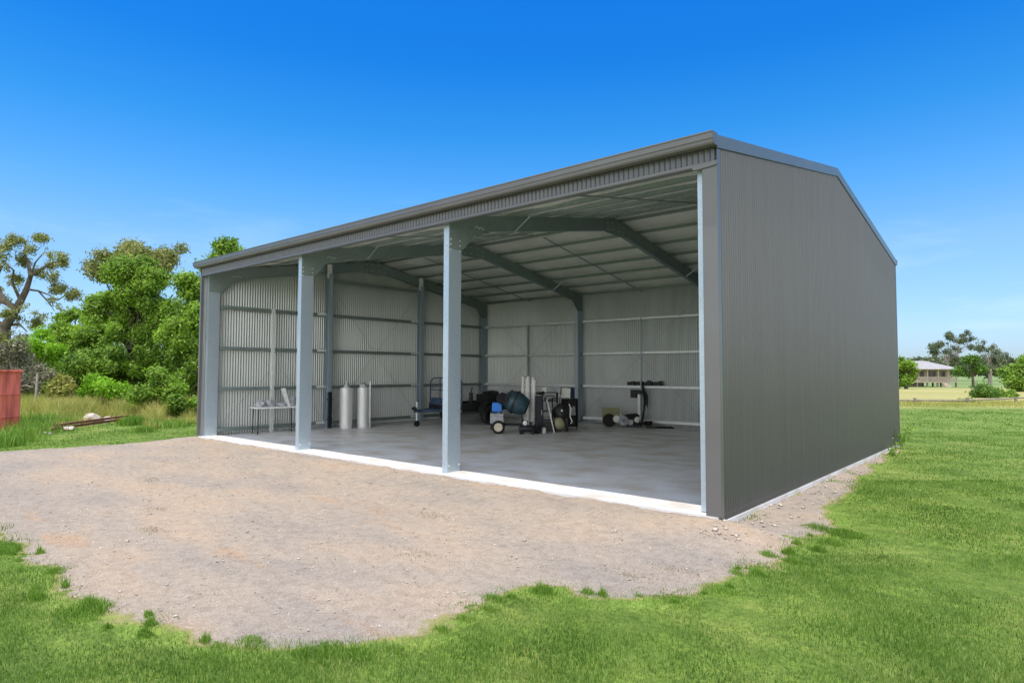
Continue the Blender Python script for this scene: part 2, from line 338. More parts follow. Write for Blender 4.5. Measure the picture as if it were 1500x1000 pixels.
def sdist(x, y, P):
    d = np.full(x.shape, 1e9)
    for k in range(len(P)):
        a, b = P[k], P[(k+1) % len(P)]; e = b-a; t = np.clip(((x-a[0])*e[0]+(y-a[1])*e[1])/(e@e), 0, 1)
        d = np.minimum(d, np.hypot(x-a[0]-t*e[0], y-a[1]-t*e[1]))
    return np.where(in_poly(x, y, P), d, -d)
def axis_pts(lo, hi, core0, core1, s):
    a = list(np.arange(core0, core1+1e-6, s)); x, st = core1, s
    while x < hi: st *= 1.22; x += st; a.append(x)
    x, st = core0, s
    while x > lo: st *= 1.22; x -= st; a.insert(0, x)
    return np.array(a)
xs = axis_pts(-1500, 1500, -24, 12, .3); ys = axis_pts(-60, 1800, -7.5, 20, .3)
X, Y = np.meshgrid(xs, ys, indexing='xy'); Z = terr(X, Y)
Z = Z-.035*np.clip(sdist(X, Y, GP)/.25-.5, 0, 1)
inside = (X > -14.3) & (X < 0.0) & (Y > 0.0) & (Y < 11.2); Z = np.where(inside, Z-.06, Z)
V = np.stack([X, Y, Z], -1).reshape(-1, 3); nx, ny = len(xs), len(ys)
i, j = np.meshgrid(np.arange(nx-1), np.arange(ny-1)); a = (j*nx+i).ravel()
gr = np_mesh('ground', V, np.stack([a, a+1, a+nx+1, a+nx], 1).ravel(), 4, M['lawn']); tag(gr, kind='structure')
gr.data.polygons.foreach_set('use_smooth', [True]*len(gr.data.polygons))

def wob(x, y, s):
    return (np.sin(x*2.3*s+1.3)*np.cos(y*2.9*s+.4)+.6*np.sin(x*5.1*s+y*3.7*s)+.4*np.cos(x*9.7*s-y*8.3*s+2))
def ingravel(x, y, amp=.07):
    return in_poly(x+amp*wob(x, y, 1.1), y+amp*wob(y+3, x, 1.2), GP) & ~((x > -14.29) & (x < 0) & (y > 0.05))
s_ = .07
gx = np.arange(-20, 1.3, s_); gy = np.arange(-9, 11.3, s_)
GX, GY = np.meshgrid(gx+s_/2, gy+s_/2); 
keep = (sdist(GX, GY, GP) > -.30) & ~((GX > -14.2) & (GX < -.1) & (GY > 0.3)) | ((GX > -14.3) & (GX < 0) & (GY > -.2) & (GY < .25))
J, I = np.nonzero(keep); w1 = len(gx)+1
VX, VY = np.meshgrid(np.append(gx, gx[-1]+s_), np.append(gy, gy[-1]+s_))
SDV = sdist(VX, VY, GP); SDV = np.where(VX < -14.31, np.where(VY < .1, SDV, SDV), SDV)
fade = np.clip(SDV/.3+.7, 0, 1); VZ = terr(VX, VY)+.0015+.011*fade+fade*(.007*wob(VX, VY, 1.7)+.005*rng.standard_normal(VX.shape)-.007*np.exp(-((VY+2.4+.12*VX+.15*np.sin(VX*.6))/.16)**2)-.007*np.exp(-((VY+3.9+.12*VX+.15*np.sin(VX*.6))/.16)**2))
VZ = np.where((VX > -14.3) & (VX < 0) & (VY > 0), -.06, VZ)
V = np.stack([VX, VY, VZ], -1).reshape(-1, 3); a = J*w1+I
Fc = np.stack([a, a+1, a+w1+1, a+w1], 1); used, inv = np.unique(Fc.ravel(), return_inverse=True)
gv = np_mesh('gravel_yard', V[used], inv, 4, M['gravel'], attrs={'edge': (SDV+.07*wob(VX, VY, 1.1)).reshape(-1)[used]}); tag(gv, kind='structure')
gv.data.polygons.foreach_set('use_smooth', [True]*len(gv.data.polygons))

# loose stones scattered over the gravel
def stones(name, pts, rad, mt):
    base = np.array([(1, 0, 0), (-1, 0, 0), (0, 1, 0), (0, -1, 0), (0, 0, 1), (0, 0, -1)], float)
    fc = np.array([(0, 2, 4), (2, 1, 4), (1, 3, 4), (3, 0, 4), (2, 0, 5), (1, 2, 5), (3, 1, 5), (0, 3, 5)])
    n = len(pts); sc_ = rng.uniform(.5, 1.3, (n, 6, 1))*rad[:, None, None]; Vv = base[None]*sc_
    Vv[:, :, 2] *= .6; th = rng.uniform(0, 6.28, n); c, s = np.cos(th)[:, None], np.sin(th)[:, None]
    x = Vv[:, :, 0]*c-Vv[:, :, 1]*s; y = Vv[:, :, 0]*s+Vv[:, :, 1]*c
    Vv = np.stack([x, y, Vv[:, :, 2]], -1)+pts[:, None, :]
    Fa = (fc[None]+(np.arange(n)*6)[:, None, None]).ravel()
    return np_mesh(name, Vv.reshape(-1, 3), Fa, 3, mt)
px = rng.uniform(-15, 1.2, 30000); py = rng.uniform(-7, 0, 30000); k = ingravel(px, py); px, py = px[k][:11000], py[k][:11000]
o = stones('loose_gravel', np.stack([px, py, terr(px, py)+.014], 1), rng.lognormal(-5.0, .45, len(px)), M['stone']); tag(o, kind='stuff')
n = 420; t = rng.uniform(0, 1, n)**1.6; px = rng.uniform(.04, 1, n)**1.5*(.75-.5*t)+.03; py = -.7+t*9
o = stones('rubble', np.stack([px, py, terr(px, py)+.02], 1), rng.lognormal(-4.3, .5, n), M['rock']); tag(o, kind='stuff')

# ------------------------------------------------------------------ grass blades
def blades(name, px, py, h, wd, mt, lean=.5, segs=2):
    n = len(px); pz = terr(px, py)-.005; th = rng.uniform(0, 6.283, n); dx, dy = np.cos(th), np.sin(th)
    l1 = rng.uniform(0, lean, n)*h; ph = rng.uniform(0, 6.283, n); lx, ly = np.cos(ph)*l1, np.sin(ph)*l1
    a = np.stack([px-dx*wd/2, py-dy*wd/2, pz], 1); b = np.stack([px+dx*wd/2, py+dy*wd/2, pz], 1)
    c = np.stack([px+dx*wd*.35+lx*.35, py+dy*wd*.35+ly*.35, pz+h*.6], 1); d = np.stack([px-dx*wd*.35+lx*.35, py-dy*wd*.35+ly*.35, pz+h*.6], 1)
    e = np.stack([px+lx, py+ly, pz+h*(1-.25*np.abs(l1/h))], 1)
    Vv = np.stack([a, b, c, d, e], 1).reshape(-1, 3); q = np.arange(n)*5
    T = np.stack([q, q+1, q+2, q, q+2, q+3, q+3, q+2, q+4], 1).ravel()
    return np_mesh(name, Vv, T, 3, mt)
def grass_mat(name, c1, c2, c3, scale=.9):
    m = foliage(name, c1, c2, .35, scale, dry=c3); return m
M['grass'] = grass_mat('lawn_grass', (.07, .15, .022), (.18, .295, .058), (.42, .40, .18), 1.3)
M['tuft'] = grass_mat('bright_tuft_grass', (.10, .20, .03), (.22, .35, .06), (.34, .38, .13), 1.5)
M['tall'] = grass_mat('tall_dry_grass', (.30, .32, .09), (.52, .46, .18), (.66, .55, .30), .5)
M['tallgreen'] = grass_mat('tall_green_grass', (.10, .21, .03), (.23, .36, .07), (.38, .38, .15), .5)
def fan(n, d0, d1, u0=-60, u1=1560, pw=1.0):
    d = d0+(d1-d0)*rng.uniform(0, 1, n)**pw; u = rng.uniform(u0, u1, n)
    fh = F_[:2]/np.linalg.norm(F_[:2]); q = ((u-750)/(FOC*1000))*d
    return CAM[0]+fh[0]*d+R0[0]*q, CAM[1]+fh[1]*d+R0[1]*q, d
def notshed(x, y, mgn=.05): return ~((x > -14.29-mgn) & (x < mgn) & (y > -.02) & (y < 11.25))
PX, PY, HH, WW = [], [], [], []
for n, d0, d1, hh, ww in ((230000, 2.6, 6.5, .036, .0042), (170000, 6.5, 11, .036, .0070), (110000, 11, 20, .038, .013), (60000, 20, 32, .045, .024)):
    x, y, d = fan(n, d0, d1, pw=.8); sdv = sdist(x, y, GP)+.08*wob(x, y, 1.1)+.05*wob(y, x, 2.7); k = notshed(x, y) & (rng.uniform(-.16, .16, n) > sdv)
    patch = wob(x, y, .45)+.5*wob(x+9, y, 1.3)
    k &= rng.uniform(0, 1, n) < np.clip(.72+.25*patch, .25, 1)
    x, y, p = x[k], y[k], patch[k]
    PX.append(x); PY.append(y); HH.append(hh*rng.uniform(.55, 1.35, len(x))*np.clip(1+.22*p, .6, 1.5)); WW.append(ww*rng.uniform(.7, 1.3, len(x)))
o = blades('lawn_grass', np.concatenate(PX), np.concatenate(PY), np.concatenate(HH), np.concatenate(WW), M['grass'], .9); tag(o, kind='stuff')
# brighter, taller tufts along the yard's edge
ex, ey, eh = [], [], []
E = GP[14:37]
for k in range(len(E)-1):
    L_ = np.hypot(*(E[k+1]-E[k])); nt_ = max(1, int(L_*9))
    for _ in range(nt_):
        if rng.uniform() < .3: continue
        c = E[k]+(E[k+1]-E[k])*rng.uniform(); nrm = np.array([-(E[k+1]-E[k])[1], (E[k+1]-E[k])[0]])/L_
        c = c+nrm*rng.uniform(-.03, .30); r = rng.choice([.03, .05, .08, .14])*rng.uniform(.8, 1.3); m_ = int(900*r/.15); g = rng.standard_normal((m_, 2))*r*.7
        ex.append(c[0]+g[:, 0]*1.5); ey.append(c[1]+g[:, 1]); eh.append(rng.uniform(.045, .12)*rng.uniform(.5, 1.2, m_)*np.exp(-(g**2).sum(1)/(r*r)))
ex, ey, eh = map(np.concatenate, (ex, ey, eh)); k = notshed(ex, ey, .25) & (eh > .012)
o = blades('edge_grass', ex[k], ey[k], eh[k], np.full(k.sum(), .0055), M['tuft'], .8); tag(o, kind='stuff')

# ------------------------------------------------------------------ shed
H, D, RISE, XL = 4.5, 11.2, .985, -14.29
X1, X2, XE = -4.84, -9.54, -14.13
def roofz(y): return H+RISE*(y/(D/2) if y <= D/2 else (D-y)/(D/2))
sl = tag(MB().b2((XL+.02, -.03, -.32), (-.02, D-.02, 0)).b2((XL-.045, -.028, -.318), (XL+.0198, D+.04, -.045)).b2((-.0198, -.028, -.318), (.034, D+.04, -.045)).build('concrete_floor', M['slab']), kind='structure')
shed = empty('steel_shed', 'large open fronted grey corrugated steel shed with four bays of galvanised posts', 'shed', (0, 0, 0))
shed['label'] = 'large open fronted shed of grey corrugated steel with galvanised posts on a concrete slab'
def corr(name, p_at, s0, s1, top, bot, pitch=.076, amp=.015, seg=8, mats=None, parent=shed, nrm=(1, 0), off=.002, flip=False):
    """corrugated sheet: s runs along the wall; top(s)/bot(s) heights; p_at(s, o) gives plan position with offset o outwards"""
    n = int(round((s1-s0)/pitch*seg)); S = np.linspace(s0, s1, n+1); mb = MB()
    for side, mi in ((1, 0), (-1, 1)):
        vs = []
        for s in S:
            w_ = amp*math.cos(2*math.pi*(s-s0)/pitch)+side*off; x, y = p_at(s, w_)
            vs += [(x, y, bot(s)), (x, y, top(s))]
        fs = [(2*i, 2*i+2, 2*i+3, 2*i+1) if (side > 0) != flip else (2*i, 2*i+1, 2*i+3, 2*i+2) for i in range(n)]
        mb.add(vs, fs, mi)
    return mb.build(name, mats or [M['clad'], M['liner']], parent, smooth=False)
def smooth(o): o.data.polygons.foreach_set('use_smooth', [True]*len(o.data.polygons)); return o
smooth(corr('end_wall', lambda s, o: (o, s), 0.012, D-.012, lambda s: roofz(s)-.01, lambda s: -.035))
smooth(corr('end_wall', lambda s, o: (XL-o, s), 0.012, D-.012, lambda s: roofz(s)-.01, lambda s: -.035, flip=True))
smooth(corr('rear_wall', lambda s, o: (s, D+o), XL, 0, lambda s: H-.02, lambda s: -.035, flip=True))
smooth(corr('fascia_strip', lambda s, o: (s, -o), XL+.02, -.03, lambda s: H+.02, lambda s: 4.30, mats=[M['clad'], M['liner']], amp=.008))
t = MB(); t.b2((XL-.005, -.022, 4.27), (.012, -.010, 4.305)).b2((XL-.005, -.012, 4.262), (.012, .05, 4.272)); t.build('fascia_edge_trim', M['trim'], shed)
# roof sheets (ribs run up the slope), each slope a part
def slope(y0, y1, name):
    n = int(round((14.29+.3)/.19*4)); xs_ = np.linspace(XL-.015, .015, n+1); mb = MB(); vs = []
    for k, x in enumerate(xs_):
        dz = .02 if k % 4 in (0, 1) else 0
        vs += [(x, y0, roofz(max(0, min(D, y0)))+.05+dz-(.018 if y0 < 0 or y0 > D else 0)), (x, y1, roofz(y1)+.05+dz)]
    mb.add(vs, [(2*i, 2*i+2, 2*i+3, 2*i+1) for i in range(n)])
    return mb.build(name, M['clad'], shed)
slope(-.10, D/2, 'roof_sheet'); slope(D+.10, D/2, 'roof_sheet')
MB().prism([(D/2-.2, roofz(D/2)+.055), (D/2, roofz(D/2)+.105), (D/2+.2, roofz(D/2)+.055), (D/2+.2, roofz(D/2)+.045), (D/2, roofz(D/2)+.09), (D/2-.2, roofz(D/2)+.045)], XL-.02, .02).build('ridge_cap', M['trim'], shed)
# gutter: quad profile swept along the front
def gutter(y, sgn, name):
    pr = [(0, 0), (-.11, 0), (-.128, .02), (-.132, .05), (-.15, .062), (-.15, .125), (-.162, .135), (-.162, .148), (-.145, .148), (-.143, .07), (-.122, .055), (-.118, .012), (0, .010)]
    return MB().prism([(y+sgn*a, 4.475+b) for a, b in pr], XL-.13, .03).build(name, M['trim'], shed)
gutter(-.03, 1, 'gutter'); gutter(D+.03, -1, 'gutter')
# end caps on the front gutter
for x in (.03, XL-.133):
    MB().prism([(-.03+a, 4.475+b) for a, b in [(0, 0), (-.11, 0), (-.132, .04), (-.15, .062), (-.162, .148), (0, .155)]], x, x+.003).build('gutter_end_cap', M['trim'], shed)
# barge capping on both gable ends
for xo, sg in ((0, 1), (XL, -1)):
    for y0, y1 in ((-.03, D/2), (D/2, D+.03)):
        mb = MB(); z0, z1 = roofz(max(0, min(D, y0))), roofz(max(0, min(D, y1)))
        mb.prism([(y0, z0-.04), (y1, z1-.04), (y1, z1+.11), (y0, z0+.11)], xo+sg*.022, xo+sg*.030)
        mb.prism([(y0, z0+.102), (y1, z1+.102), (y1, z1+.11), (y0, z0+.11)], xo+sg*.0215, xo-sg*.12)
        mb.prism([(y0, z0-.048), (y1, z1-.048), (y1, z1-.04), (y0, z0-.04)], xo+sg*.030, xo+sg*.012)
        mb.build('barge_capping', M['trim'], shed)
# corner flashings: a folded angle and the wide return panel beside the opening
for xo, sg, wd in ((0, 1, .175), (XL, -1, .06)):
    mb = MB(); mb.b2((xo+sg*.018, -.02, -.03), (xo+sg*.014, .06, 4.45)); mb.build('corner_flashing', M['trim'], shed)
    mb = MB(); mb.b2((xo+sg*.018, -.024, -.0), (xo-sg*wd, -.020, 4.262)); mb.b2((xo-sg*wd, -.024, 0), (xo-sg*(wd-.004), .045, 4.262))
    mb.build('return_panel', M['trim'], shed, bevel=.0015)
    mb = MB(); mb.b2((xo+sg*.018, D-.06, -.03), (xo+sg*.015, D+.02, 4.45)); mb.build('corner_flashing', M['trim'], shed)
# bracket block over the right return panel
MB().prism([(-.30, 4.262), (.03, 4.30), (.03, 4.25), (-.05, 4.235), (-.28, 4.225)], -.045, -.022, 'y').build('flashing_hood', M['trim'], shed)
MB().b2((0.0, 0, -.0445), (.022, D, -.037)).b2((-.0, -.01, -.008), (-.03, D-.05, .03)).build('base_flashing', M['trim'], shed)

# C sections ------------------------------------------------------------
def csec(mb, a, b, depth, fl, dd, ff, t=.006, lip=.022):
    """C section from a to b; a/b sit on the outer web face middle; dd = depth direction, ff = flange direction"""
    a, b, dd, ff = Vector(a), Vector(b), Vector(dd).normalized(), Vector(ff).normalized(); L = b-a
    def bx_(d0, d1, f0, f1):
        vs = []
        for base in (a, b):
            for d_, f_ in ((d0, f0), (d1, f0), (d1, f1), (d0, f1)): vs.append(base+dd*d_+ff*f_)
        mb.add(vs, [(0, 1, 2, 3), (7, 6, 5, 4), (0, 4, 5, 1), (1, 5, 6, 2), (2, 6, 7, 3), (3, 7, 4, 0)])
    bx_(-depth/2, depth/2, 0, t)
    bx_(-depth/2, -depth/2+t, t, fl); bx_(depth/2-t, depth/2, t, fl)
    bx_(-depth/2+t, -depth/2+t+lip, fl-t, fl); bx_(depth/2-t-lip, depth/2-t, fl-t, fl)
    return mb
def bolt(parent, x, y, z, ax=(1, 0, 0)):
    return MB().lathe([(.014, 0), (.014, .008), (.010, .013), (0, .014)], (x, y, z), ax, 8).build('bolt', M['zinc_bolt'], parent)
def bolts(parent, x, spots_, sg=1):
    for y, z in spots_: bolt(parent, x, y, z)
S0 = .13; DP = .30
for fi, (x, sg, fl) in enumerate(((-.155, 1, .15), (X1, 1, .13), (X2, 1, .13), (XE, 1, .13))):
    ff = (-1, 0, 0); ztop = roofz(S0)-.13
    col_ = csec(MB(), (x, S0+DP/2, 0.0), (x, S0+DP/2, ztop), DP, fl, (0, -1, 0), ff).build('front_column', M['galv'], shed)
    MB().b2((x+.012, S0+.0, 0), (x-fl-.01, S0+DP, .008)).build('base_plate', M['galv_light'], col_)
    if fi in (1, 2):
        bolts(col_, x+.0065, [(S0+.035, 4.02-.09*k) for k in range(3)]+[(S0+DP-.045, 4.02-.09*k) for k in range(3)])
        for zz in (4.05, 3.95, 3.86, 3.74): bolt(col_, x-.06, S0, zz, (0, -1, 0))
        bolts(col_, x+.001, [(S0+.03, .12), (S0+DP-.03, .12)])
    # rear columns
    rc = csec(MB(), (x, D-.12-DP/2, 0.0), (x, D-.12-DP/2, roofz(D-.3)-.13), DP, fl, (0, 1, 0), ff).build('rear_column', M['galv'], shed)
    # rafters
    r0, r1 = Vector((x-.004, S0+.02, roofz(S0)-.10-.135)), Vector((x-.004, D/2, roofz(D/2)-.10-.135))
    nn = Vector((0, -RISE, D/2)).normalized()
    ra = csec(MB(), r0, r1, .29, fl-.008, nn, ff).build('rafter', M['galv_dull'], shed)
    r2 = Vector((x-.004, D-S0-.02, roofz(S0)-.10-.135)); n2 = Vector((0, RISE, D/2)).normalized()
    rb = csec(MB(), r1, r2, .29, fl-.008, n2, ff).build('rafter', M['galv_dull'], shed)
    # knee plates (haunches) and apex plate
    zt = roofz(S0)-.16
    def ph(y): return y
    for name, fn in (('knee_plate', lambda y: y), ('knee_plate', lambda y: D-y)):
        zz = lambda y: roofz(y)
        poly = [(fn(S0+.004), 4.10 if fi else 4.1), (fn(S0+DP-.004), 3.85+.0), (fn(S0+DP+.10), 3.93), (fn(S0+.62), zz(.75)-.44), (fn(1.15), zz(1.15)-.425), (fn(1.15), zz(1.15)-.145), (fn(S0+.004), zz(S0)-.145)]
        poly[0] = (fn(S0+.004), 3.85)
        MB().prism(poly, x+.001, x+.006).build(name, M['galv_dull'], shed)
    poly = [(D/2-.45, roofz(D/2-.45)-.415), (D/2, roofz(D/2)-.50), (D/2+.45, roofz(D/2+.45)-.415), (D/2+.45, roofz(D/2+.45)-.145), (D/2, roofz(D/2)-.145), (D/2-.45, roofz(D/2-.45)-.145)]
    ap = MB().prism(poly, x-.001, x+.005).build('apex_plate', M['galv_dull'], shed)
    bolts(ap, x+.005, [(D/2+sy*dy, roofz(D/2+dy)-dz) for sy in (-1, 1) for dy in (.15, .36) for dz in (.19, .36)])
    for k in range(5):
        pass
    bolts(ra, x+.006, [(.78+.05*k, roofz(.8)-.31+.02*(k % 2)) for k in range(5)])
# purlins: rows parallel to the ridge, above the rafters, lapped over each frame
PY_ = [.10, .98, 1.86, 2.74, 3.62, 4.50, 5.34]; PY_ += [D-y for y in PY_[::-1]]
for y in PY_:
    z = roofz(y)-.088
    mb = MB(); sgn = 1 if y < D/2 else -1
    fn_ = .045*sgn
    mb.b2((XL+.03, y-.002, z-.005), (-.03, y+.002, z+.073))
    mb.b2((XL+.03, y, z-.009), (-.03, y+fn_, z-.005)); mb.b2((XL+.03, y+fn_-.002*sgn, z-.005), (-.03, y+fn_, z+.012))
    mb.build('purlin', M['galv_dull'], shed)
# foil insulation blanket sagging between purlins, with a fine safety mesh look in its bump
nxb = 170; xb = np.linspace(XL+.02, -.02, nxb); yb = []
for k in range(len(PY_)-1): yb += list(np.linspace(PY_[k], PY_[k+1], 9)[:-1])
yb = np.array([0.01]+yb+[PY_[-1], D-.01]); XB, YB = np.meshgrid(xb, yb)
pyk = np.array(PY_); idx = np.clip(np.searchsorted(pyk, YB, 'right')-1, 0, len(PY_)-2); fr = np.clip((YB-pyk[idx])/(pyk[idx+1]-pyk[idx]), 0, 1)
rz_ = np.where(YB <= D/2, H+RISE*YB/(D/2), H+RISE*(D-YB)/(D/2))
sag = np.sin(np.pi*fr)*(.052+.014*np.sin(XB*1.9+idx*2.1)+.009*np.sin(XB*4.7+idx))
pl = .010*np.sin(XB*2*np.pi/1.35)*np.sin(np.pi*fr)
ZB = rz_-.012-sag-pl+.0035*rng.standard_normal(XB.shape)*np.sin(np.pi*fr)
V = np.stack([XB, YB, ZB], -1).reshape(-1, 3); i, j = np.meshgrid(np.arange(nxb-1), np.arange(len(yb)-1)); a = (j*nxb+i).ravel()
o = np_mesh('insulation_blanket', V, np.stack([a, a+nxb, a+nxb+1, a+1], 1).ravel(), 4, M['foil'], shed)
o.data.polygons.foreach_set('use_smooth', [True]*len(o.data.polygons))
# bridging rods under purlins at mid bay
for x in (X1/2-.05, (X1+X2)/2, (X2+XL)/2):
    MB().beam((x, .12, roofz(.12)-.155), (x, D/2-.2, roofz(D/2-.2)-.155), .035, .02).build('purlin_bridging', M['galv_dull'], shed)
    MB().beam((x, D/2+.2, roofz(D/2-.2)-.155), (x, D-.12, roofz(.12)-.155), .035, .02).build('purlin_bridging', M['galv_dull'], shed)
# fly braces from purlin to rafter underside
for x in (X1, X2):
    for y in (1.86, D-1.86):
        MB().beam((x+.42, y, roofz(y)-.14), (x+.012, y, roofz(y)-.40), .004, .035).build('fly_brace', M['galv'], shed)
# eave beam behind the fascia
csec(MB(), (XL+.03, .075, 4.40), (-.03, .075, 4.40), .14, .05, (0, 0, 1), (0, 1, 0), .003, .012).build('eave_purlin', M['galv'], shed)
# mullions and girts of the end walls
for xo, sg in ((XL, 1), (0, -1)):
    for y in (D/3-.0, 2*D/3):
        mt_ = csec(MB(), (xo+sg*.31, y+.08, 0), (xo+sg*.31, y+.08, roofz(y)-.42), .20, .13, (sg, 0, 0), (0, -1, 0)).build('mullion', M['galv'], shed)
        MB().b2((xo+sg*.24, y+.07, roofz(y)-.55), (xo+sg*.36, y-.03, roofz(y)-.12)).build('mullion_cleat', M['galv_light'], mt_)
    segs_ = [(S0+DP, D/3-.05), (D/3+.085, 2*D/3-.05), (2*D/3+.085, D-S0-DP)]
    for z in (.15, 1.25, 2.36, 3.48):
        for k, (y0, y1) in enumerate(segs_):
            g = MB(); g.b2((xo+sg*.02, y0, z+.03), (xo+sg*.20, y1, z+.034)).b2((xo+sg*.197, y0, z-.045), (xo+sg*.20, y1, z+.030)).b2((xo+sg*.175, y0, z-.049), (xo+sg*.20, y1, z-.045))
            g.build('girt', M['galv_dull'], shed)
            if sg > 0 and k < 2: MB().b2((xo+.20, y1-.26, z-.03), (xo+.23, y1+.04, z+.045)).build('girt_bracket', M['galv_light'], shed)
    g = MB(); y0, y1 = segs_[1]; z = 4.58
    g.b2((xo+sg*.02, y0, z+.03), (xo+sg*.20, y1, z+.034)).b2((xo+sg*.197, y0, z-.045), (xo+sg*.20, y1, z+.030)); g.build('girt', M['galv_dull'], shed)
    # strap cross bracing
    for (ya, za), (yb_, zb_) in (((D/3+.1, .25), (2*D/3-.1, 4.4)), ((D/3+.1, 4.4), (2*D/3-.1, .25)), ((.45, .25), (1.9, 1.75)), ((D/3-.1, .3), (2.3, 1.7))):
        MB().beam((xo+sg*.215, ya, za), (xo+sg*.215, yb_, zb_), .003, .013, up=(sg, 0, 0)).build('brace_strap', M['galv_dull'], shed)
# thin intermediate post on the front bay of the left end wall
MB().b2((XL+.20, 1.92, 0), (XL+.26, 2.0, 3.52)).build('girt_bridging', M['galv_light'], shed)
# rear wall girts and bridging
for z in (.15, 1.25, 2.36, 3.48):
    for x0, x1 in ((XL+.32, X2-.14), (X2+.01, X1-.14), (X1+.01, -.22)):
        g = MB(); g.b2((x0-.2, D-.02, z+.03), (x1+.2, D-.20, z+.034)).b2((x0-.2, D-.197, z-.028), (x1+.2, D-.205, z+.030)).b2((x0-.2, D-.20, z-.042), (x1+.2, D-.255, z-.028))
        g.build('girt', M['galv_light'], shed)
for x, hw in (((XL+X2)/2, .03), ((X1+X2)/2, .009)):
    MB().b2((x-hw, D-.20, .15), (x+hw, D-.262, 3.5)).build('girt_bridging', M['galv'], shed)
for xa, xb_ in ((XL+.3, X2-.2), (X2+.1, X1-.2)):
    for za, zb_ in ((.25, 4.2), (4.2, .25)):
        MB().beam((xa, D-.215, za), (xb_, D-.215, zb_), .003, .013, up=(0, 1, 0)).build('brace_strap', M['galv_dull'], shed)
#OBJECTS
# ------------------------------------------------------------------ vegetation
def leaves(cen, rad, n, size, shell=.55):
    """n leaf quads spread through a set of ellipsoid clumps"""
    cen, rad = np.asarray(cen), np.asarray(rad); vol = rad[:, 0]*rad[:, 1]*rad[:, 2]; w_ = vol**.72; w_ /= w_.sum()
    k = rng.choice(len(cen), n, p=w_); d = rng.standard_normal((n, 3)); d /= np.linalg.norm(d, axis=1)[:, None]
    r = rng.uniform(shell, 1.08, n)[:, None]**.8; P = cen[k]+d*rad[k]*r+rng.standard_normal((n, 3))*(size*.5+rad[k]*.16)
    nn = d+rng.standard_normal((n, 3))*.75+np.array([0, 0, .35]); nn /= np.linalg.norm(nn, axis=1)[:, None]
    t = np.cross(nn, rng.standard_normal((n, 3))); t /= np.linalg.norm(t, axis=1)[:, None]+1e-9; b = np.cross(nn, t)
    s = (size*rng.uniform(.55, 1.3, n))[:, None]
    return np.stack([P-t*s*.55, P+b*s*.28+t*s*.05, P+t*s*.6, P-b*s*.28], 1).reshape(-1, 3)
def clumps(lobes, dens, rc, flat=.75):
    """small clumps over the outer part of each lobe"""
    cs, rs = [], []
    for c, r in lobes:
        n = max(3, int(dens*(r[0]*r[2]+r[1]*r[2]+r[0]*r[1])/(rc*rc)))
        for _ in range(n):
            d = rng.standard_normal(3); d /= np.linalg.norm(d); q = rng.uniform(.35, 1.0)**.5
            p = c+d*r*q; k = rc*rng.choice([.45, .7, 1.0, 1.35])*rng.uniform(.8, 1.2); p = p+rng.standard_normal(3)*rc*.35; cs.append(p); rs.append((k, k, k*flat))
    return cs, rs
def tree(name, label, cat, group, u, dist, lobes_px, leafn, leaf, lm, bark, rc, dens=.45, tr=.14, limbs=7, base_dz=0, shell=.35, flat=.75, twigs=0):
    """lobes in photo measure at the tree's own distance: (u, v, half width, half height)"""
    base = spot(u, dist); base[2] += base_dz
    rt = empty(name, label, cat, tuple(base), 0, group)
    k = dist/(FOC*1000); lobes = []
    for (lu, lv, ru, rv) in lobes_px:
        c = at(lu, lv, dist+rng.uniform(-.5, .5)*ru*k)-base; lobes.append((c, np.array([ru*k, ru*k*.85, rv*k])))
    cs, rs = clumps(lobes, dens, rc, flat)
    V = leaves(cs, rs, leafn, leaf, shell); np_mesh('crown', V, np.arange(len(V)), 4, lm, rt)
    mb = MB(); top = max(c[2] for c, r in lobes); mid = np.mean([c for c, r in lobes], 0)
    zt = top*.42; fork = Vector((mid[0]*.35, mid[1]*.35, zt))
    mb.tube([(0, 0, -.15), (mid[0]*.08+.03, mid[1]*.1, zt*.35), fork], [tr*1.25, tr, tr*.72], 9)
    ends = [c for c, r in lobes]+[cs[i] for i in rng.choice(len(cs), min(limbs, len(cs)), replace=False)]
    for e in ends:
        e = Vector(e); m1 = fork.lerp(e, .45)+Vector((rng.normal()*.15, rng.normal()*.15, .25))*(top*.08)
        mb.tube([fork-Vector((0, 0, .1)), m1, e], [tr*.55, tr*.30, tr*.10], 6)
    for i in rng.choice(len(cs), min(twigs, len(cs)), replace=False):
        e = Vector(cs[i]); f = Vector(ends[rng.integers(len(ends))]); s0 = fork.lerp(f, rng.uniform(.3, .8))
        mb.tube([s0, s0.lerp(e, .5)+Vector((0, 0, .15)), e], [tr*.16, tr*.10, tr*.04], 5, cap=False)
    mb.build('trunk', M[bark], rt, smooth=True)
    return rt
GL = 'trees along the left boundary'
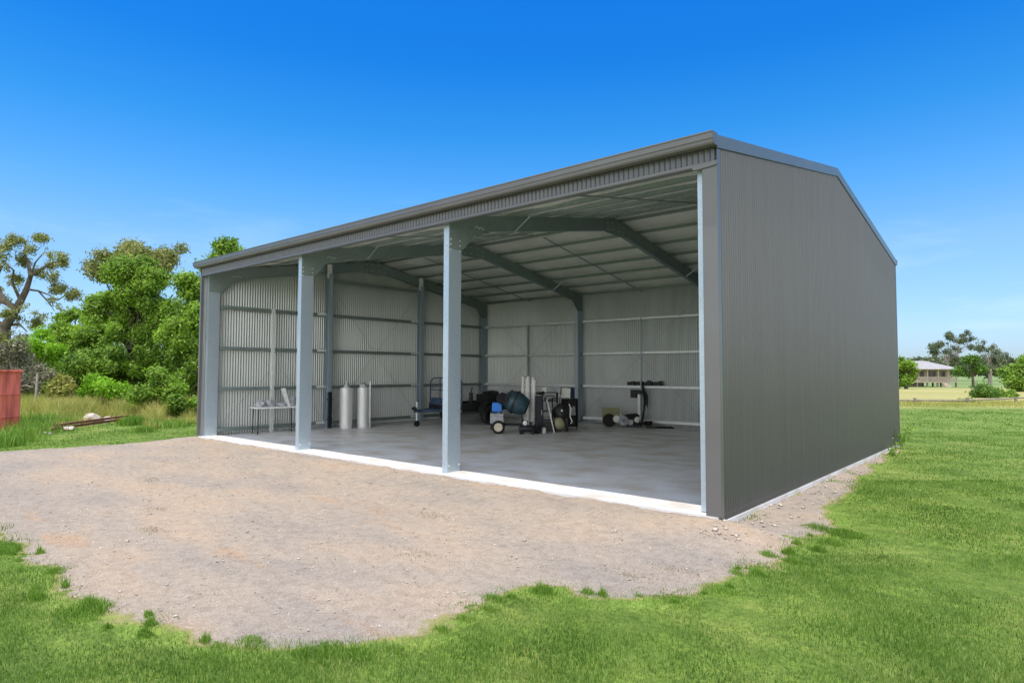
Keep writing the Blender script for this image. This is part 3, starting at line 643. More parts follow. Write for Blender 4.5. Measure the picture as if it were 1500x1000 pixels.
# tall open gum at far left: individually placed foliage pads on bare limbs
base = spot(12, 38); rt = empty('gum_tree', 'tall open crowned olive brown gum tree with bare twisting limbs against the sky', 'tree', tuple(base))
def gp(u, v, dd=0): return Vector(at(u, v, 38+dd)-base)
mb = MB(); kk = 38/930
mb.tube([(0, 0, -.3), gp(6, 540), gp(8, 478), gp(24, 452), gp(38, 426), gp(45, 404)], [.34, .31, .27, .22, .16, .12], 10)
for pts, r in (([(24, 452), (4, 440), (-8, 410), (2, 390), (-14, 372)], .20), ([(45, 404), (42, 388), (36, 372), (38, 352)], .13), ([(45, 404), (60, 394), (78, 384), (98, 382)], .11),
               ([(42, 424), (56, 426), (72, 432), (84, 440)], .07), ([(8, 478), (28, 474), (40, 486)], .09), ([(30, 440), (18, 414), (20, 396), (8, 384)], .10), ([(45, 404), (52, 384), (66, 368)], .07),
               ([(8, 478), (-12, 470), (-30, 450), (-40, 420)], .2), ([(84, 440), (96, 432), (106, 427)], .04), ([(56, 426), (74, 446), (80, 456)], .05)):
    mb.tube([gp(*p, dd=(i-1)*rng.uniform(-.6, .6)) for i, p in enumerate(pts)], list(np.linspace(r, r*.28, len(pts))), 7)
mb.build('trunk', M['bark'], rt, smooth=True)
pads = [(12, 356, 20, 9), (-14, 362, 24, 10), (34, 358, 18, 9), (52, 346, 10, 5), (65, 350, 6, 4), (44, 366, 12, 5), (22, 372, 12, 5), (2, 380, 10, 5), (78, 369, 13, 6), (34, 382, 7, 4), (98, 380, 8, 4), (88, 386, 6, 3), (72, 386, 6, 3),
        (80, 410, 12, 7), (92, 424, 7, 3), (106, 427, 4, 3), (84, 424, 6, 4), (80, 440, 13, 6), (86, 450, 9, 4), (70, 463, 9, 5), (56, 400, 4, 3), (16, 408, 6, 4), (20, 420, 6, 3), (4, 396, 8, 4), (-6, 424, 10, 5), (12, 440, 9, 4), (38, 452, 7, 3), (48, 458, 6, 3),
        (30, 470, 14, 5), (46, 476, 12, 6), (10, 500, 16, 10), (28, 490, 12, 7), (56, 470, 9, 5), (-24, 400, 14, 7), (-34, 440, 16, 8), (99, 434, 5, 3), (24, 348, 6, 4), (76, 376, 5, 4), (10, 460, 9, 4)]
cs, rs = clumps([(np.array(gp(u, v, rng.uniform(-1.5, 1.5))), np.array([a*kk, a*kk*.9, b*kk])) for u, v, a, b in pads], .24, .24)
V = leaves(cs, rs, 15000, .12, .1); np_mesh('crown', V, np.arange(len(V)), 4, M['leaf_olive'], rt)

tree('gum_tree', 'olive brown topped gum tree standing behind the dense green tree', 'tree', None, 200, 42, [(175, 380, 36, 17), (215, 368, 34, 11), (150, 402, 18, 13), (190, 395, 44, 16), (250, 370, 20, 7), (230, 385, 25, 8), (205, 400, 40, 20)],
     30000, .17, M['leaf_olive'], 'bark', .5, .6, .3, twigs=12)
tree('leafy_tree', 'large dense bright green tree left of the shed, broadest crown of the row', 'tree', None, 190, 33, [(195, 420, 42, 38), (160, 455, 32, 34), (215, 470, 48, 52), (185, 512, 45, 42), (235, 425, 30, 35), (225, 530, 42, 36), (255, 480, 28, 45), (165, 545, 25, 22), (200, 556, 40, 20)],
     110000, .15, M['leaf_green'], 'bark', .42, .62, .32, twigs=10)
tree('leafy_tree', 'green tree rising right against the left post of the shed', 'tree', None, 290, 29, [(285, 430, 26, 32), (312, 395, 26, 22), (270, 500, 30, 34), (300, 520, 36, 60), (325, 380, 16, 14), (258, 545, 20, 22), (280, 570, 30, 26), (330, 366, 5, 12), (300, 460, 25, 40)],
     80000, .14, M['leaf_green'], 'bark', .36, .62, .24)
tree('leafy_tree', 'small top of a green tree showing over the left end of the shed roof', 'tree', None, 345, 36, [(345, 378, 14, 9), (375, 385, 14, 8), (350, 420, 40, 30)], 5000, .15, M['leaf_green'], 'bark', .4, .5, .2)
tree('leafy_tree', 'mid green broad tree between the open gum and the dense tree', 'tree', None, 108, 36, [(108, 478, 26, 22), (128, 500, 28, 32), (90, 500, 20, 22), (120, 535, 36, 26), (145, 480, 20, 22), (90, 545, 22, 18)],
     45000, .15, M['leaf_green'], 'bark', .4, .6, .22)
tree('lime_tree', 'low flat topped lime green tree below the open gum', 'tree', None, 56, 32, [(38, 500, 20, 11), (62, 503, 22, 13), (84, 514, 14, 10), (50, 512, 28, 8)], 11000, .13, M['leaf_lime'], 'bark_grey', .32, .6, .09)
tree('dry_bush', 'grey twiggy leafless bush beside the red steel tank', 'bush', None, 20, 29, [(10, 535, 28, 28), (45, 548, 26, 24), (70, 560, 18, 18), (22, 512, 14, 10)], 6000, .12, M['leaf_grey'], 'bark_grey', .35, .3, .07, limbs=26, twigs=40)
tree('bush', 'yellowing leafy bush in front of the dark trees', 'bush', None, 85, 28, [(84, 562, 16, 10), (92, 570, 14, 9)], 2600, .13, M['leaf_yellow'], 'bark_grey', .25, .6, .04)
tree('bush', 'lime green bush low in front of the dense tree', 'bush', None, 150, 27, [(146, 562, 14, 9), (160, 572, 15, 10), (172, 580, 16, 10), (132, 568, 9, 7)], 6500, .12, M['leaf_lime'], 'bark', .22, .6, .04)
tree('bush', 'mid green bush in the gap under the dense tree', 'bush', None, 125, 30, [(125, 528, 22, 16), (140, 545, 14, 12)], 6000, .14, M['leaf_green'], 'bark', .3, .6, .05)
tree('bush', 'light green bush beside the foot of the left post', 'bush', None, 225, 24, [(232, 555, 16, 18), (250, 575, 22, 18), (215, 580, 18, 14), (270, 590, 20, 12)], 9000, .11, M['leaf_green'], 'bark', .22, .6, .04)
t = MB(); P0 = spot(55, 27.5); t.tube([(0, 0, -.1), (.03, 0, .9), (0, .03, 1.75)], [.06, .055, .05], 8)
o = t.build('tree_stump', M['bark_grey'], smooth=True); o.location = P0; tag(o, 'pale bare slender trunk standing in the long grass', 'trunk')
# dark undergrowth closing the gaps behind
def hedge(label, lobes, dist, n, leaf, lm, cat='undergrowth'):
    base = spot(lobes[0][0], dist); k = dist/930; L_ = [(at(u, v, dist+rng.uniform(0, 2))-base, np.array([a*k, a*k*.6, b*k])) for u, v, a, b in lobes]
    cs, rs = clumps(L_, .5, .5); V = leaves(cs, rs, n, leaf, .3); o = np_mesh('undergrowth', V, np.arange(len(V)), 4, M[lm]); o.location = base
    return tag(o, label, cat, kind='stuff')
hedge('dark leafy undergrowth under the trees at the left', [(x, 568, 26, 24) for x in range(-40, 330, 30)], 37, 30000, .22, 'leaf_dark')
hedge('far tree line on the horizon', [(x, 537, 24, 9+4*math.sin(x*.07)) for x in range(1300, 1560, 24)], 230, 24000, 1.1, 'leaf_far')
hedge('far tree line on the left', [(x, 540, 40, 14) for x in range(-150, 330, 40)], 120, 16000, .8, 'leaf_far')

# tall grass bank
n = 46000; d = rng.uniform(19.5, 31, n); u = rng.uniform(30, 300, n); fh = F_[:2]/np.linalg.norm(F_[:2]); q = (u-750)/930*d
x = CAM[0]+fh[0]*d+R0[0]*q; y = CAM[1]+fh[1]*d+R0[1]*q
edge = 22.8-(u-30)*.004+1.2*np.sin(u*.05)+.8*np.sin(u*.13); k = (d > edge) & (x < XL-1.0)
hh = rng.uniform(.3, .95, n)*np.clip((d-edge)/2.5, .3, 1)
o = blades('tall_grass', x[k], y[k], hh[k], np.full(k.sum(), .022), M['tall'], .6); tag(o, kind='stuff')
n = 4200; x = rng.normal(0, 1, n); y = rng.normal(0, 1, n)
cx = np.choose(rng.integers(0, 6, n), [spot(60, 20.5)[0], spot(10, 15.8)[0], spot(48, 17.5)[0], spot(196, 21.5)[0], spot(212, 19.6)[0], spot(80, 21.5)[0]]); cy = np.choose(rng.integers(0, 1, n), [0])
cent = np.array([spot(u_, d_)[:2] for u_, d_ in ((58, 21), (12, 15.6), (30, 16.6), (198, 21.8), (212, 19.3), (80, 22), (40, 18.3), (250, 21))]); ci = rng.integers(0, 8, n); sp_ = np.array([.8, .35, .45, .35, .22, .6, .6, .6])[ci]
x = cent[ci, 0]+x*sp_*.6; y = cent[ci, 1]+y*sp_*.6
o = blades('green_weeds', x, y, rng.uniform(.15, .5, n)*np.array([1.3, .8, 1, .9, .45, 1, 1.1, .8])[ci], np.full(n, .02), M['tallgreen'], .7); tag(o, kind='stuff')

# ------------------------------------------------------------------ right hand background
tree('leafy_tree', 'green tree half hidden by the far corner of the shed', 'tree', None, 1326, 100, [(1322, 531, 12, 6), (1332, 534, 7, 5), (1326, 546, 10, 10), (1318, 556, 9, 8), (1338, 552, 4, 8)], 8000, .34, M['leaf_green'], 'bark', .55, .5, .25)
tree('gum_tree', 'tall airy gum tree directly behind the house', 'tree', None, 1384, 165, [(1366, 507, 6, 2.5), (1376, 503, 6, 3), (1391, 492, 5, 2.5), (1399, 496, 7, 3), (1393, 505, 6, 3), (1416, 491, 6, 3), (1425, 497, 6, 3), (1410, 500, 4, 3), (1371, 516, 5, 2.5), (1405, 511, 6, 3), (1386, 514, 4, 2), (1420, 508, 4, 2), (1396, 526, 14, 5), (1378, 532, 10, 4), (1408, 534, 12, 6)], 6500, .42, M['leaf_far'], 'bark_grey', .6, .5, .3, twigs=14)
tree('gum_tree', 'grey thin crowned gum tree right of the house', 'tree', None, 1448, 160, [(1438, 503, 5, 2.5), (1448, 509, 7, 3), (1458, 515, 6, 3), (1468, 521, 4, 3), (1434, 514, 6, 3), (1445, 521, 5, 3), (1456, 530, 10, 5), (1438, 530, 8, 5), (1447, 540, 14, 6)], 4200, .42, M['leaf_far'], 'bark_grey', .6, .45, .3, twigs=18)
tree('leafy_tree', 'dark round tree standing just right of the house', 'tree', None, 1424, 120, [(1424, 530, 9, 8), (1419, 543, 8, 7), (1430, 543, 7, 7)], 7000, .36, M['leaf_dark'], 'bark', .6, .5, .25)
tree('leafy_tree', 'bright green tree at the right edge of the picture', 'tree', None, 1498, 80, [(1495, 545, 17, 13), (1508, 534, 16, 12), (1484, 555, 8, 8), (1500, 560, 24, 10)], 18000, .28, M['leaf_green'], 'bark', .6, .55, .25)
tree('bush', 'dark olive bush behind the rail fence', 'bush', None, 1438, 52, [(1433, 575, 6, 8), (1441, 578, 7, 6), (1452, 581, 8, 4)], 4500, .15, M['leaf_dark'], 'bark', .4, .6, .04)
tree('bush', 'low spreading green bush right of the olive bush', 'bush', None, 1468, 54, [(1466, 579, 14, 6), (1478, 581, 8, 5)], 4000, .17, M['leaf_green'], 'bark', .38, .6, .04)
tree('bush', 'small pale green bush leaning on the fence rail', 'bush', None, 1412, 39.5, [(1412, 592, 7, 4)], 1200, .11, M['leaf_green'], 'bark', .2, .6, .02)
t = MB(); P0 = spot(1451, 75); t.tube([(0, 0, -.2), (0, 0, 2.6)], .09, 8).tube([(0, 0, 2.6), (0, 0, 2.75)], [.12, .10], 8)
o = t.build('timber_post', M['post'], smooth=True); o.location = P0; tag(o, 'dark thick timber post standing in the yellow field', 'post')
# rail fence
A, B_ = spot(1305, 36.5), spot(1560, 39.5)
fr_ = empty('rail_fence', 'low weathered fence with one sagging log rail across the field', 'fence', tuple(A))
dv = Vector(B_-A); pts = [dv*t_+Vector((0, 0, .30+.05*math.sin(t_*9)+.10*t_-(.1*math.sin(math.pi*min(1, t_*2))))) for t_ in np.linspace(0, 1, 14)]
MB().tube(pts, .055, 8).build('rail', M['post'], fr_, smooth=True)
for t_ in (.11, .40, .68, .95):
    MB().tube([dv*t_+Vector((.1, .1, -.2)), dv*t_+Vector((.1, .1, .42))], [.09, .075], 8).build('post', M['post'], fr_, smooth=True)
n = 9000; t_ = rng.uniform(0, 1, n); x = A[0]+dv[0]*t_+rng.normal(0, 1, n)*1.3; y = A[1]+dv[1]*t_+rng.normal(0, 1, n)*1.3
o = blades('field_grass', x, y, rng.uniform(.08, .26, n), np.full(n, .03), M['tall'], .7); tag(o, kind='stuff')
# far house on stumps
HD = 125.; hb = spot(1368, HD); hs_ = empty('farmhouse', 'low farmhouse on stumps with pale hipped metal roof and front verandah', 'house', tuple(hb), -YAW*-1-.12)
hs_.rotation_euler = (0, 0, YAW*-1*-1+.0); hs_.rotation_euler = (0, 0, .71+.12)
k = HD/930; fz = 1.1; W2 = 5.4
def roof(mb, x0, x1, y0, y1, z0, z1, ov, rl):
    yc = (y0+y1)/2; v = [(x0, y0, z0), (x1, y0, z0), (x1, y1, z0), (x0, y1, z0), (x0+rl, yc, z1), (x1-rl, yc, z1)]
    v += [(a, b, c-.12) for a, b, c in v[:4]]
    mb.add(v, [(0, 1, 5, 4), (1, 2, 5), (2, 3, 4, 5), (3, 0, 4), (6, 7, 1, 0), (7, 8, 2, 1), (8, 9, 3, 2), (9, 6, 0, 3), (9, 8, 7, 6)]); return mb
wl = MB().b2((-6, 1.8, fz), (5.0, 8, 3.55)).build('wall', M['hwall'], hs_)
for x in (-3.9, -1.2, 1.3, 3.4):
    wn = MB().b2((x-.5, 1.72, fz+.9), (x+.5, 1.79, fz+2.1)).build('window', M['htrim'], wl)
    MB().b2((x-.42, 1.69, fz+.98), (x+.42, 1.715, fz+2.02)).build('pane', M['hdark'], wn)
MB().b2((.0, 1.74, fz), (.8, 1.79, fz+2.1)).build('door', M['hdark'], hs_)
MB().b2((-6, 0, fz-.18), (5.0, 8, fz)).build('verandah_floor', M['htrim'], hs_)
for x in (-5.9, -3.7, -1.4, .9, 3.0, 4.9): MB().b2((x-.08, .02, fz), (x+.08, .18, 3.5)).build('verandah_post', M['htrim'], hs_)
t = MB().b2((-6, .07, fz+.9), (5, .13, fz+.98)).b2((-6, .08, fz+.08), (5, .12, fz+.14))
for x in np.arange(-5.95, 5, .16): t.b2((x, .085, fz+.1), (x+.085, .115, fz+.92))
t.build('balustrade', M['htrim'], hs_)
roof(MB(), -6.5, 5.6, -.5, 8.5, 3.62, 5.25, 0, 4.2).build('roof', M['hroof'], hs_)
MB().b2((-6.5, -.53, 3.50), (5.6, -.503, 3.62)).build('fascia', M['htrim'], hs_)
for x in (-5.8, -3.6, -1.4, .8, 3.0, 4.8):
    for y in (.2, 4, 7.6): MB().b2((x-.12, y-.12, -.3), (x+.12, y+.12, fz-.19)).build('stump', M['post'], hs_)
t = MB(); [t.b2((1.6, -.3-.28*q_, 0), (2.7, -.02-.28*q_, fz-.22*(q_+1))) for q_ in range(4)]; t.build('steps', M['htrim'], hs_)
sb_ = spot(1328, 128); sh_ = empty('shed', 'small pale roofed outbuilding peeping out left of the farmhouse', 'shed', tuple(sb_), .75)
MB().b2((-3.2, 0, 0), (3.0, 4, 3.0)).build('wall', M['hwall'], sh_); roof(MB(), -3.6, 3.4, -.4, 4.4, 3.04, 4.0, 0, 1.8).build('roof', M['hroof'], sh_)

# ------------------------------------------------------------------ left foreground odds
# red steel tank, open topped with a folded rim
rb = empty('steel_tank', 'weathered red painted steel tank with folded rim at the left edge', 'tank', (-21.0, -4.1, float(terr(-21.0, -4.1))), .35); rb.scale = (1, 1, 1.08)
t = MB(); hx, hy, r_ = 1.45, 1.05, .10; ol = []
for cx_, cy_, a0 in ((hx, -hy, -90), (hx, hy, 0), (-hx, hy, 90), (-hx, -hy, 180)):
    for q_ in range(5): a_ = R_(a0+q_*22.5); ol.append((cx_-r_*(1 if cx_ > 0 else -1)+r_*math.cos(a_), cy_-r_*(1 if cy_ > 0 else -1)+r_*math.sin(a_)))
n_ = len(ol); zz = [0, .45, .47, .5, 1.05, 1.07, 1.10, 1.72]; sc2 = [1, 1, 1.012, 1, 1, 1.012, 1, 1]
vs = [(x*s2, y*s2, z) for z, s2 in zip(zz, sc2) for x, y in ol]+[(x*.97, y*.97, 1.72) for x, y in ol]+[(x*.97, y*.97, .1) for x, y in ol]
fs = [(i_*n_+q_, i_*n_+(q_+1) % n_, (i_+1)*n_+(q_+1) % n_, (i_+1)*n_+q_) for i_ in range(len(zz)+1) for q_ in range(n_)]+[tuple(range((len(zz)+1)*n_, (len(zz)+2)*n_))]
t.add(vs, fs); t.build('shell', M['red'], rb, smooth=True)
t = MB(); vs = [(x*s2, y*s2, z) for s2, z in ((.965, 1.74), (1.03, 1.74), (1.035, 1.71), (1.035, 1.68), (1.005, 1.675)) for x, y in ol]
t.add(vs, [(i_*n_+q_, i_*n_+(q_+1) % n_, (i_+1)*n_+(q_+1) % n_, (i_+1)*n_+q_) for i_ in range(4) for q_ in range(n_)]).build('rim', M['red'], rb, smooth=True)
for x in (-.7, .7): MB().b2((x-.04, -hy-.02, .02), (x+.04, -hy-.055, 1.66)).build('stiffener', M['red'], rb)
# steel rails stacked near the grass
def polyobj(mb, name, m, label, cat, loc, rz=0, group=None, smooth=False, bevel=0):
    o = mb.build(name, m, None, smooth, bevel); o.location = loc; o.rotation_euler = (0, 0, rz); return tag(o, label, cat, group)
ra_, rb_ = spot(70, 19.2), spot(180, 22.6)
for k_, (off, dz, lb) in enumerate(((0, .06, 'rusty steel beam lying in the grass, nearer of the two'), (.42, .17, 'rusty steel beam lying in the grass, farther and upper of the two'))):
    a_, b_ = Vector(ra_)+Vector((-off*.6, off*.75, dz)), Vector(rb_)+Vector((-off*.6, off*.75, dz+.05)); L_ = (b_-a_).length; t = MB()
    t.b2((0, -.04, .03), (L_, .04, .038)).b2((0, -.04, -.038), (L_, .04, -.03)).b2((0, -.005, -.03), (L_, .005, .03))
    o = t.build('steel_beam', M['rust']); o.location = a_; d_ = (b_-a_).normalized(); o.rotation_euler = d_.to_track_quat('X', 'Z').to_euler(); tag(o, lb, 'steel beam', 'steel beams lying in the grass')
for (u_, d_, rr_, lb) in ((138, 22.6, (.32, .26, .20), 'large pale rock behind the rusty beams'), (163, 23, (.26, .22, .12), 'flat grey rock right of the large pale rock'), (104, 19.8, (.24, .16, .09), 'flat pale slab of rock in front of the rusty beams'), (70, 18.6, (.3, .14, .05), 'thin flat rock flush with the grass left of the beams')):
    p_ = spot(u_, d_); o = MB().blob((0, 0, 0), rr_, sub=2, jit=.16, seed=u_).build('rock', M['rock']); o.location = (p_[0], p_[1], p_[2]+rr_[2]*.55); tag(o, lb, 'rock', 'rocks around the beams')
# weed at the far corner of the end wall
def weed(name, label, loc, hgt, n, mt_, spread=.14, leaf=.05):
    rt = empty(name, label, 'plant', tuple(loc)); mb = MB(); tips = []
    for q_ in range(n):
        a_ = rng.uniform(0, 6.28); r_ = rng.uniform(.3, 1)*spread*2; h_ = hgt*rng.uniform(.6, 1)
        mb.tube([(rng.normal()*.02, rng.normal()*.02, -.02), (r_*.4*math.cos(a_), r_*.4*math.sin(a_), h_*.6), (r_*math.cos(a_), r_*math.sin(a_), h_)], [.006, .004, .002], 5)
        tips += [np.array((r_*f_*math.cos(a_), r_*f_*math.sin(a_), h_*g_)) for f_, g_ in ((.4, .6), (.7, .8), (1, 1), (.2, .3))]
    mb.build('stem', M['tallgreen'], rt); V = leaves(tips, [(spread*.4,)*3]*len(tips), 40*n, leaf, .1); np_mesh('foliage', V, np.arange(len(V)), 4, mt_, rt)
weed('weed', 'tall spindly weed at the far foot of the grey end wall', (.14, 10.4, float(terr(.14, 10.4))), .62, 5, M['leaf_green'], .2, .06)
weed('weed', 'low leafy weed beside the concrete edge near the far corner', (.25, 8.9, float(terr(.25, 8.9))), .18, 4, M['leaf_green'], .12, .05)
weed('weed', 'clump of weeds at the outer foot of the left post', (-14.6, .3, float(terr(-14.6, .3))), .12, 6, M['leaf_green'], .12, .05)

# ------------------------------------------------------------------ things in the shed
RZ = .71
# folding table with papers and bags
tb = empty('folding_table', 'light folding table with thin dark legs against the left wall', 'table', (-13.62, 1.83, 0), R_(78))
MB().b2((-.62, -.30, .70), (.62, .30, .735)).build('tabletop', M['white'], tb, bevel=.008)
for x in (-.52, .52):
    for y in (-.25, .25): MB().tube([(x, y, .70), (x*1.04, y*1.05, 0)], .014, 6).build('leg', M['dsteel'], tb)
for x in (-.54, .54): MB().tube([(x, -.25, .12), (x, .25, .12)], .010, 6).build('stretcher', M['dsteel'], tb)
def on(tbl, x, y, z=.735):
    a_ = tbl.rotation_euler.z; return (tbl.location.x+x*math.cos(a_)-y*math.sin(a_), tbl.location.y+x*math.sin(a_)+y*math.cos(a_), tbl.location.z+z)
for q_, (x, y, r3, lb) in enumerate(((-.40, 0, (.15, .12, .09), 'grey plastic bag heaped at the left end of the table'), (-.12, .05, (.13, .11, .11), 'pale plastic bag in the middle of the table'), (.16, -.02, (.14, .12, .06), 'low crumpled grey bag beside the bucket on the table'))):
    p_ = on(tb, x, y); o = MB().blob((0, 0, r3[2]*.9), r3, sub=3, jit=.2, seed=q_+3).build('plastic_bag', M['cloth_grey'], smooth=True); o.location = p_; tag(o, lb, 'bag', 'bags on the folding table')
bk = empty('bucket', 'dark grey bucket on the right end of the folding table', 'bucket', on(tb, .45, .02)); MB().lathe([(.11, 0), (.14, .26), (.145, .27), (.135, .27), (.105, .02), (0, .02)], n=18).build('shell', M['cloth_grey'], bk, smooth=True)
MB().lathe([(0, .225), (.134, .225)], n=18).build('contents', M['dsteel'], bk)
polyobj(MB().prism([(-.03, 0), (.03, 0), (-.12, .52), (-.20, .50)], -.09, .09, 'y'), 'offcut', M['galv_light'], 'bent galvanised offcut leaning up against the bucket on the table', 'offcut', on(tb, .34, -.06), R_(78))
# two foil wrapped cylinders
def cyl(name, label, loc, r, h, knot):
    rt = empty(name, label, 'roll', loc, 0, 'silver wrapped rolls by the left wall')
    pr = [(r*.97, 0), (r, .03)]+[(r*(1+.008*math.sin(q_*2.2)), .03+(h-.08)*q_/9) for q_ in range(1, 10)]+[(r*.93, h-.01), (r*.5, h), (0, h)]
    MB().lathe(pr, n=28).build('roll_body', M['silver'], rt, smooth=True)
    if knot: MB().lathe([(r*.55, h-.0), (.05, h+.07), (.03, h+.11), (.085, h+.20), (.05, h+.21), (0, h+.17)], n=12).build('wrap_knot', M['clearwrap'], rt, smooth=True)
    else: MB().blob((0, 0, h+.02), (r*.8, r*.6, .10), sub=2, jit=.2, seed=4).build('wrap_knot', M['cloth_grey'], rt, smooth=True)
cyl('foil_roll', 'tall silver foil wrapped roll with a tied plastic top, left of the pair', (-13.38, 4.0, 0), .185, 1.24, True)
cyl('foil_roll', 'tall silver foil wrapped roll, right of the pair beside the white tube', (-13.17, 4.48, 0), .18, 1.25, False)
polyobj(MB().tube([(0, 0, .32), (0, 0, 1.42)], .028, 10).tube([(0, 0, 0), (0, 0, .32)], .018, 8), 'tube', M['white'], 'thin white tube standing upright beside the silver rolls', 'tube', (-13.02, 4.62, 0), smooth=True)
polyobj(MB().b2((-.02, -.10, 0), (.02, .10, 1.1)).b2((-.03, -.13, .25), (.03, .13, .30)).b2((-.03, -.13, .85), (.03, .13, .9)), 'hand_trolley', M['dsteel'], 'dark frame standing at the left side of the silver rolls', 'trolley', (-13.80, 3.70, 0), .5)
# trailer parked along the left wall
tr = empty('box_trailer', 'flat trailer with blue mesh headboard, black deck and jockey wheel, left rear of the shed', 'trailer', (-12.05, 5.75, 0), 0)
t = MB()
for sx in (-1, 1): t.beam((sx*.05, .05, .50), (sx*.55, 1.25, .50), .05, .09)
t.b2((-.06, -.15, .46), (.06, .25, .55)); t.build('drawbar', M['bluesteel'], tr)
MB().lathe([(.045, 0), (.05, .06), (.035, .12), (0, .14)], (0, -.16, .52), (0, -.3, 1), 10).b2((-.02, -.28, .55), (.02, -.1, .62)).build('coupling', M['dsteel'], tr)
jw = MB().tube([(-.15, .05, .18), (-.15, .05, .78)], .028, 8).build('jockey_stand', M['galv_light'], tr)
MB().lathe([(.05, -.035), (.095, -.03), (.10, 0), (.095, .03), (.05, .035)], (-.15, .05, .10), (1, 0, 0), 18).build('wheel', M['rubber'], jw, smooth=True)
MB().tube([(-.15, .05, .78), (-.15, .13, .82)], .010, 6).build('handle', M['dsteel'], jw)
MB().b2((-.75, 1.15, .50), (.80, 4.0, .62)).build('deck', M['black'], tr, bevel=.01)
for sx in (-.76, .80): MB().b2((sx-.015, 1.1, .44), (sx+.015, 4.02, .70)).build('side_rail', M['black'], tr)
t = MB(); bx0, bx1, z0, z1, yb_ = -.72, .76, .62, 1.52, 1.12; pts = [(bx0, yb_, z0)]
for q_ in range(7): a_ = R_(180-q_*15); pts.append((bx0+.22+.22*math.cos(a_), yb_, z1-.22+.22*math.sin(a_)))
for q_ in range(7): a_ = R_(90-q_*15); pts.append((bx1-.22+.22*math.cos(a_), yb_, z1-.22+.22*math.sin(a_)))
pts.append((bx1, yb_, z0)); t.tube(pts, .022, 8)
for x in (-.25, .25): t.tube([(x, yb_, z0), (x, yb_, z1)], .018, 6)
for z in (.86, 1.12): t.tube([(bx0, yb_, z), (bx1, yb_, z)], .014, 6)
for z in np.arange(1.16, 1.50, .05): t.tube([(bx0+.05, yb_, z), (bx1-.05, yb_, z)], .004, 4)
t.build('headboard', M['bluesteel'], tr, smooth=True)
MB().b2((-.68, 1.13, .64), (.72, 1.15, .86)).build('headboard_panel', M['bluesteel'], tr)
for sx in (-.95, .98):
    wt = MB().lathe([(.15, -.10), (.30, -.10), (.325, -.06), (.33, 0), (.325, .06), (.30, .10), (.15, .10)], (sx, 2.15, .33), (1, 0, 0), 26).build('wheel', M['rubber'], tr, smooth=True)
    MB().lathe([(0, .04), (.07, .05), (.14, .03), (.16, .09), (.165, .10)], (sx, 2.15, .33), (1, 0, 0), 20).build('rim', M['dsteel'], wt, smooth=True)
    t = MB()
    for q_ in range(8):
        a0, a1 = R_(10+q_*20), R_(30+q_*20); t.add([(sx+s_x, 2.15+.42*math.cos(a_), .33+.42*math.sin(a_)) for a_ in (a0, a1) for s_x in (-.13, .13)]+[(sx+s_x, 2.15+.41*math.cos(a_), .33+.41*math.sin(a_)) for a_ in (a0, a1) for s_x in (-.13, .13)], [(0, 1, 3, 2), (4, 6, 7, 5), (0, 2, 6, 4), (1, 5, 7, 3)])
    t.build('mudguard', M['black'], tr)
polyobj(MB().box((0, 0, .17), (.55, .9, .34)).blob((0, .05, .36), (.25, .38, .10), jit=.15, seed=9), 'toolbox', M['black'], 'black box heaped on the rear of the trailer deck', 'box', (-11.9, 8.9, .62), .05)
polyobj(MB().box((0, 0, .2), (.10, .10, .44)).tube([(0, 0, .4), (.05, 0, .6)], .02, 6), 'jack', M['dsteel'], 'small dark jack standing on the trailer deck behind the headboard', 'jack', (-11.6, 7.6, .62), .3)
# cement mixer
cm = empty('cement_mixer', 'portable cement mixer with teal drum, bright blue motor cover and cream wheel rim', 'cement mixer', (-8.63, 6.25, 0), RZ)
# local x = right along the photo, y = away
wl_ = MB().lathe([(.09, -.045), (.16, -.045), (.185, -.02), (.185, .02), (.16, .045), (.09, .045)], (-.40, -.22, .185), (0, 1, 0), 24).build('wheel', M['rubber'], cm, smooth=True)
MB().lathe([(0, .035), (.03, .05), (.05, .03), (.10, .03), (.115, .048), (.12, .048)], (-.40, -.22, .185), (0, -1, 0), 20).build('rim', M['cream'], wl_, smooth=True)
wl_ = MB().lathe([(.09, -.045), (.16, -.045), (.185, -.02), (.185, .02), (.16, .045), (.09, .045)], (-.40, .34, .185), (0, 1, 0), 24).build('wheel', M['rubber'], cm, smooth=True)
MB().tube([(-.40, -.22, .185), (-.40, .34, .185)], .018, 6).build('axle', M['dsteel'], cm)
t = MB().tube([(-.60, -.1, .10), (-.62, -.1, .60), (-.30, -.1, .66)], .022, 8).tube([(-.36, -.1, .2), (-.30, -.1, .95)], .026, 8).tube([(-.36, .2, .2), (-.30, .2, .95)], .026, 8).tube([(-.36, -.1, .24), (.30, -.1, .24)], .024, 8).tube([(-.36, .2, .24), (.30, .2, .24)], .024, 8)
t.tube([(.30, -.25, 0), (.26, 0, .55), (.30, .35, 0)], .022, 8).tube([(.26, .05, .24), (.26, .05, .72)], .024, 8)
t.build('frame', M['dsteel'], cm, smooth=True)
MB().box((-.44, .0, .42), (.38, .34, .28)).build('motor_box', M['cloth_grey'], cm, bevel=.02)
MB().box((-.44, .0, .73), (.28, .30, .26)).build('motor_cover', M['blue'], cm, bevel=.025)
ax = Vector((.83, -.15, -.35)).normalized()
dr = MB().lathe([(0, -.36), (.15, -.33), (.25, -.25), (.31, -.10), (.325, .0), (.31, .10), (.27, .24), (.215, .36), (.205, .36), (.25, .24), (.29, .08), (.27, -.18), (0, -.28)], (.08, .05, .86), ax, 28).build('drum', M['drum'], cm, smooth=True)
MB().lathe([(.328, -.03), (.345, -.025), (.345, .025), (.328, .03)], (.08, .05, .86), ax, 36).build('ring_gear', M['dsteel'], dr)
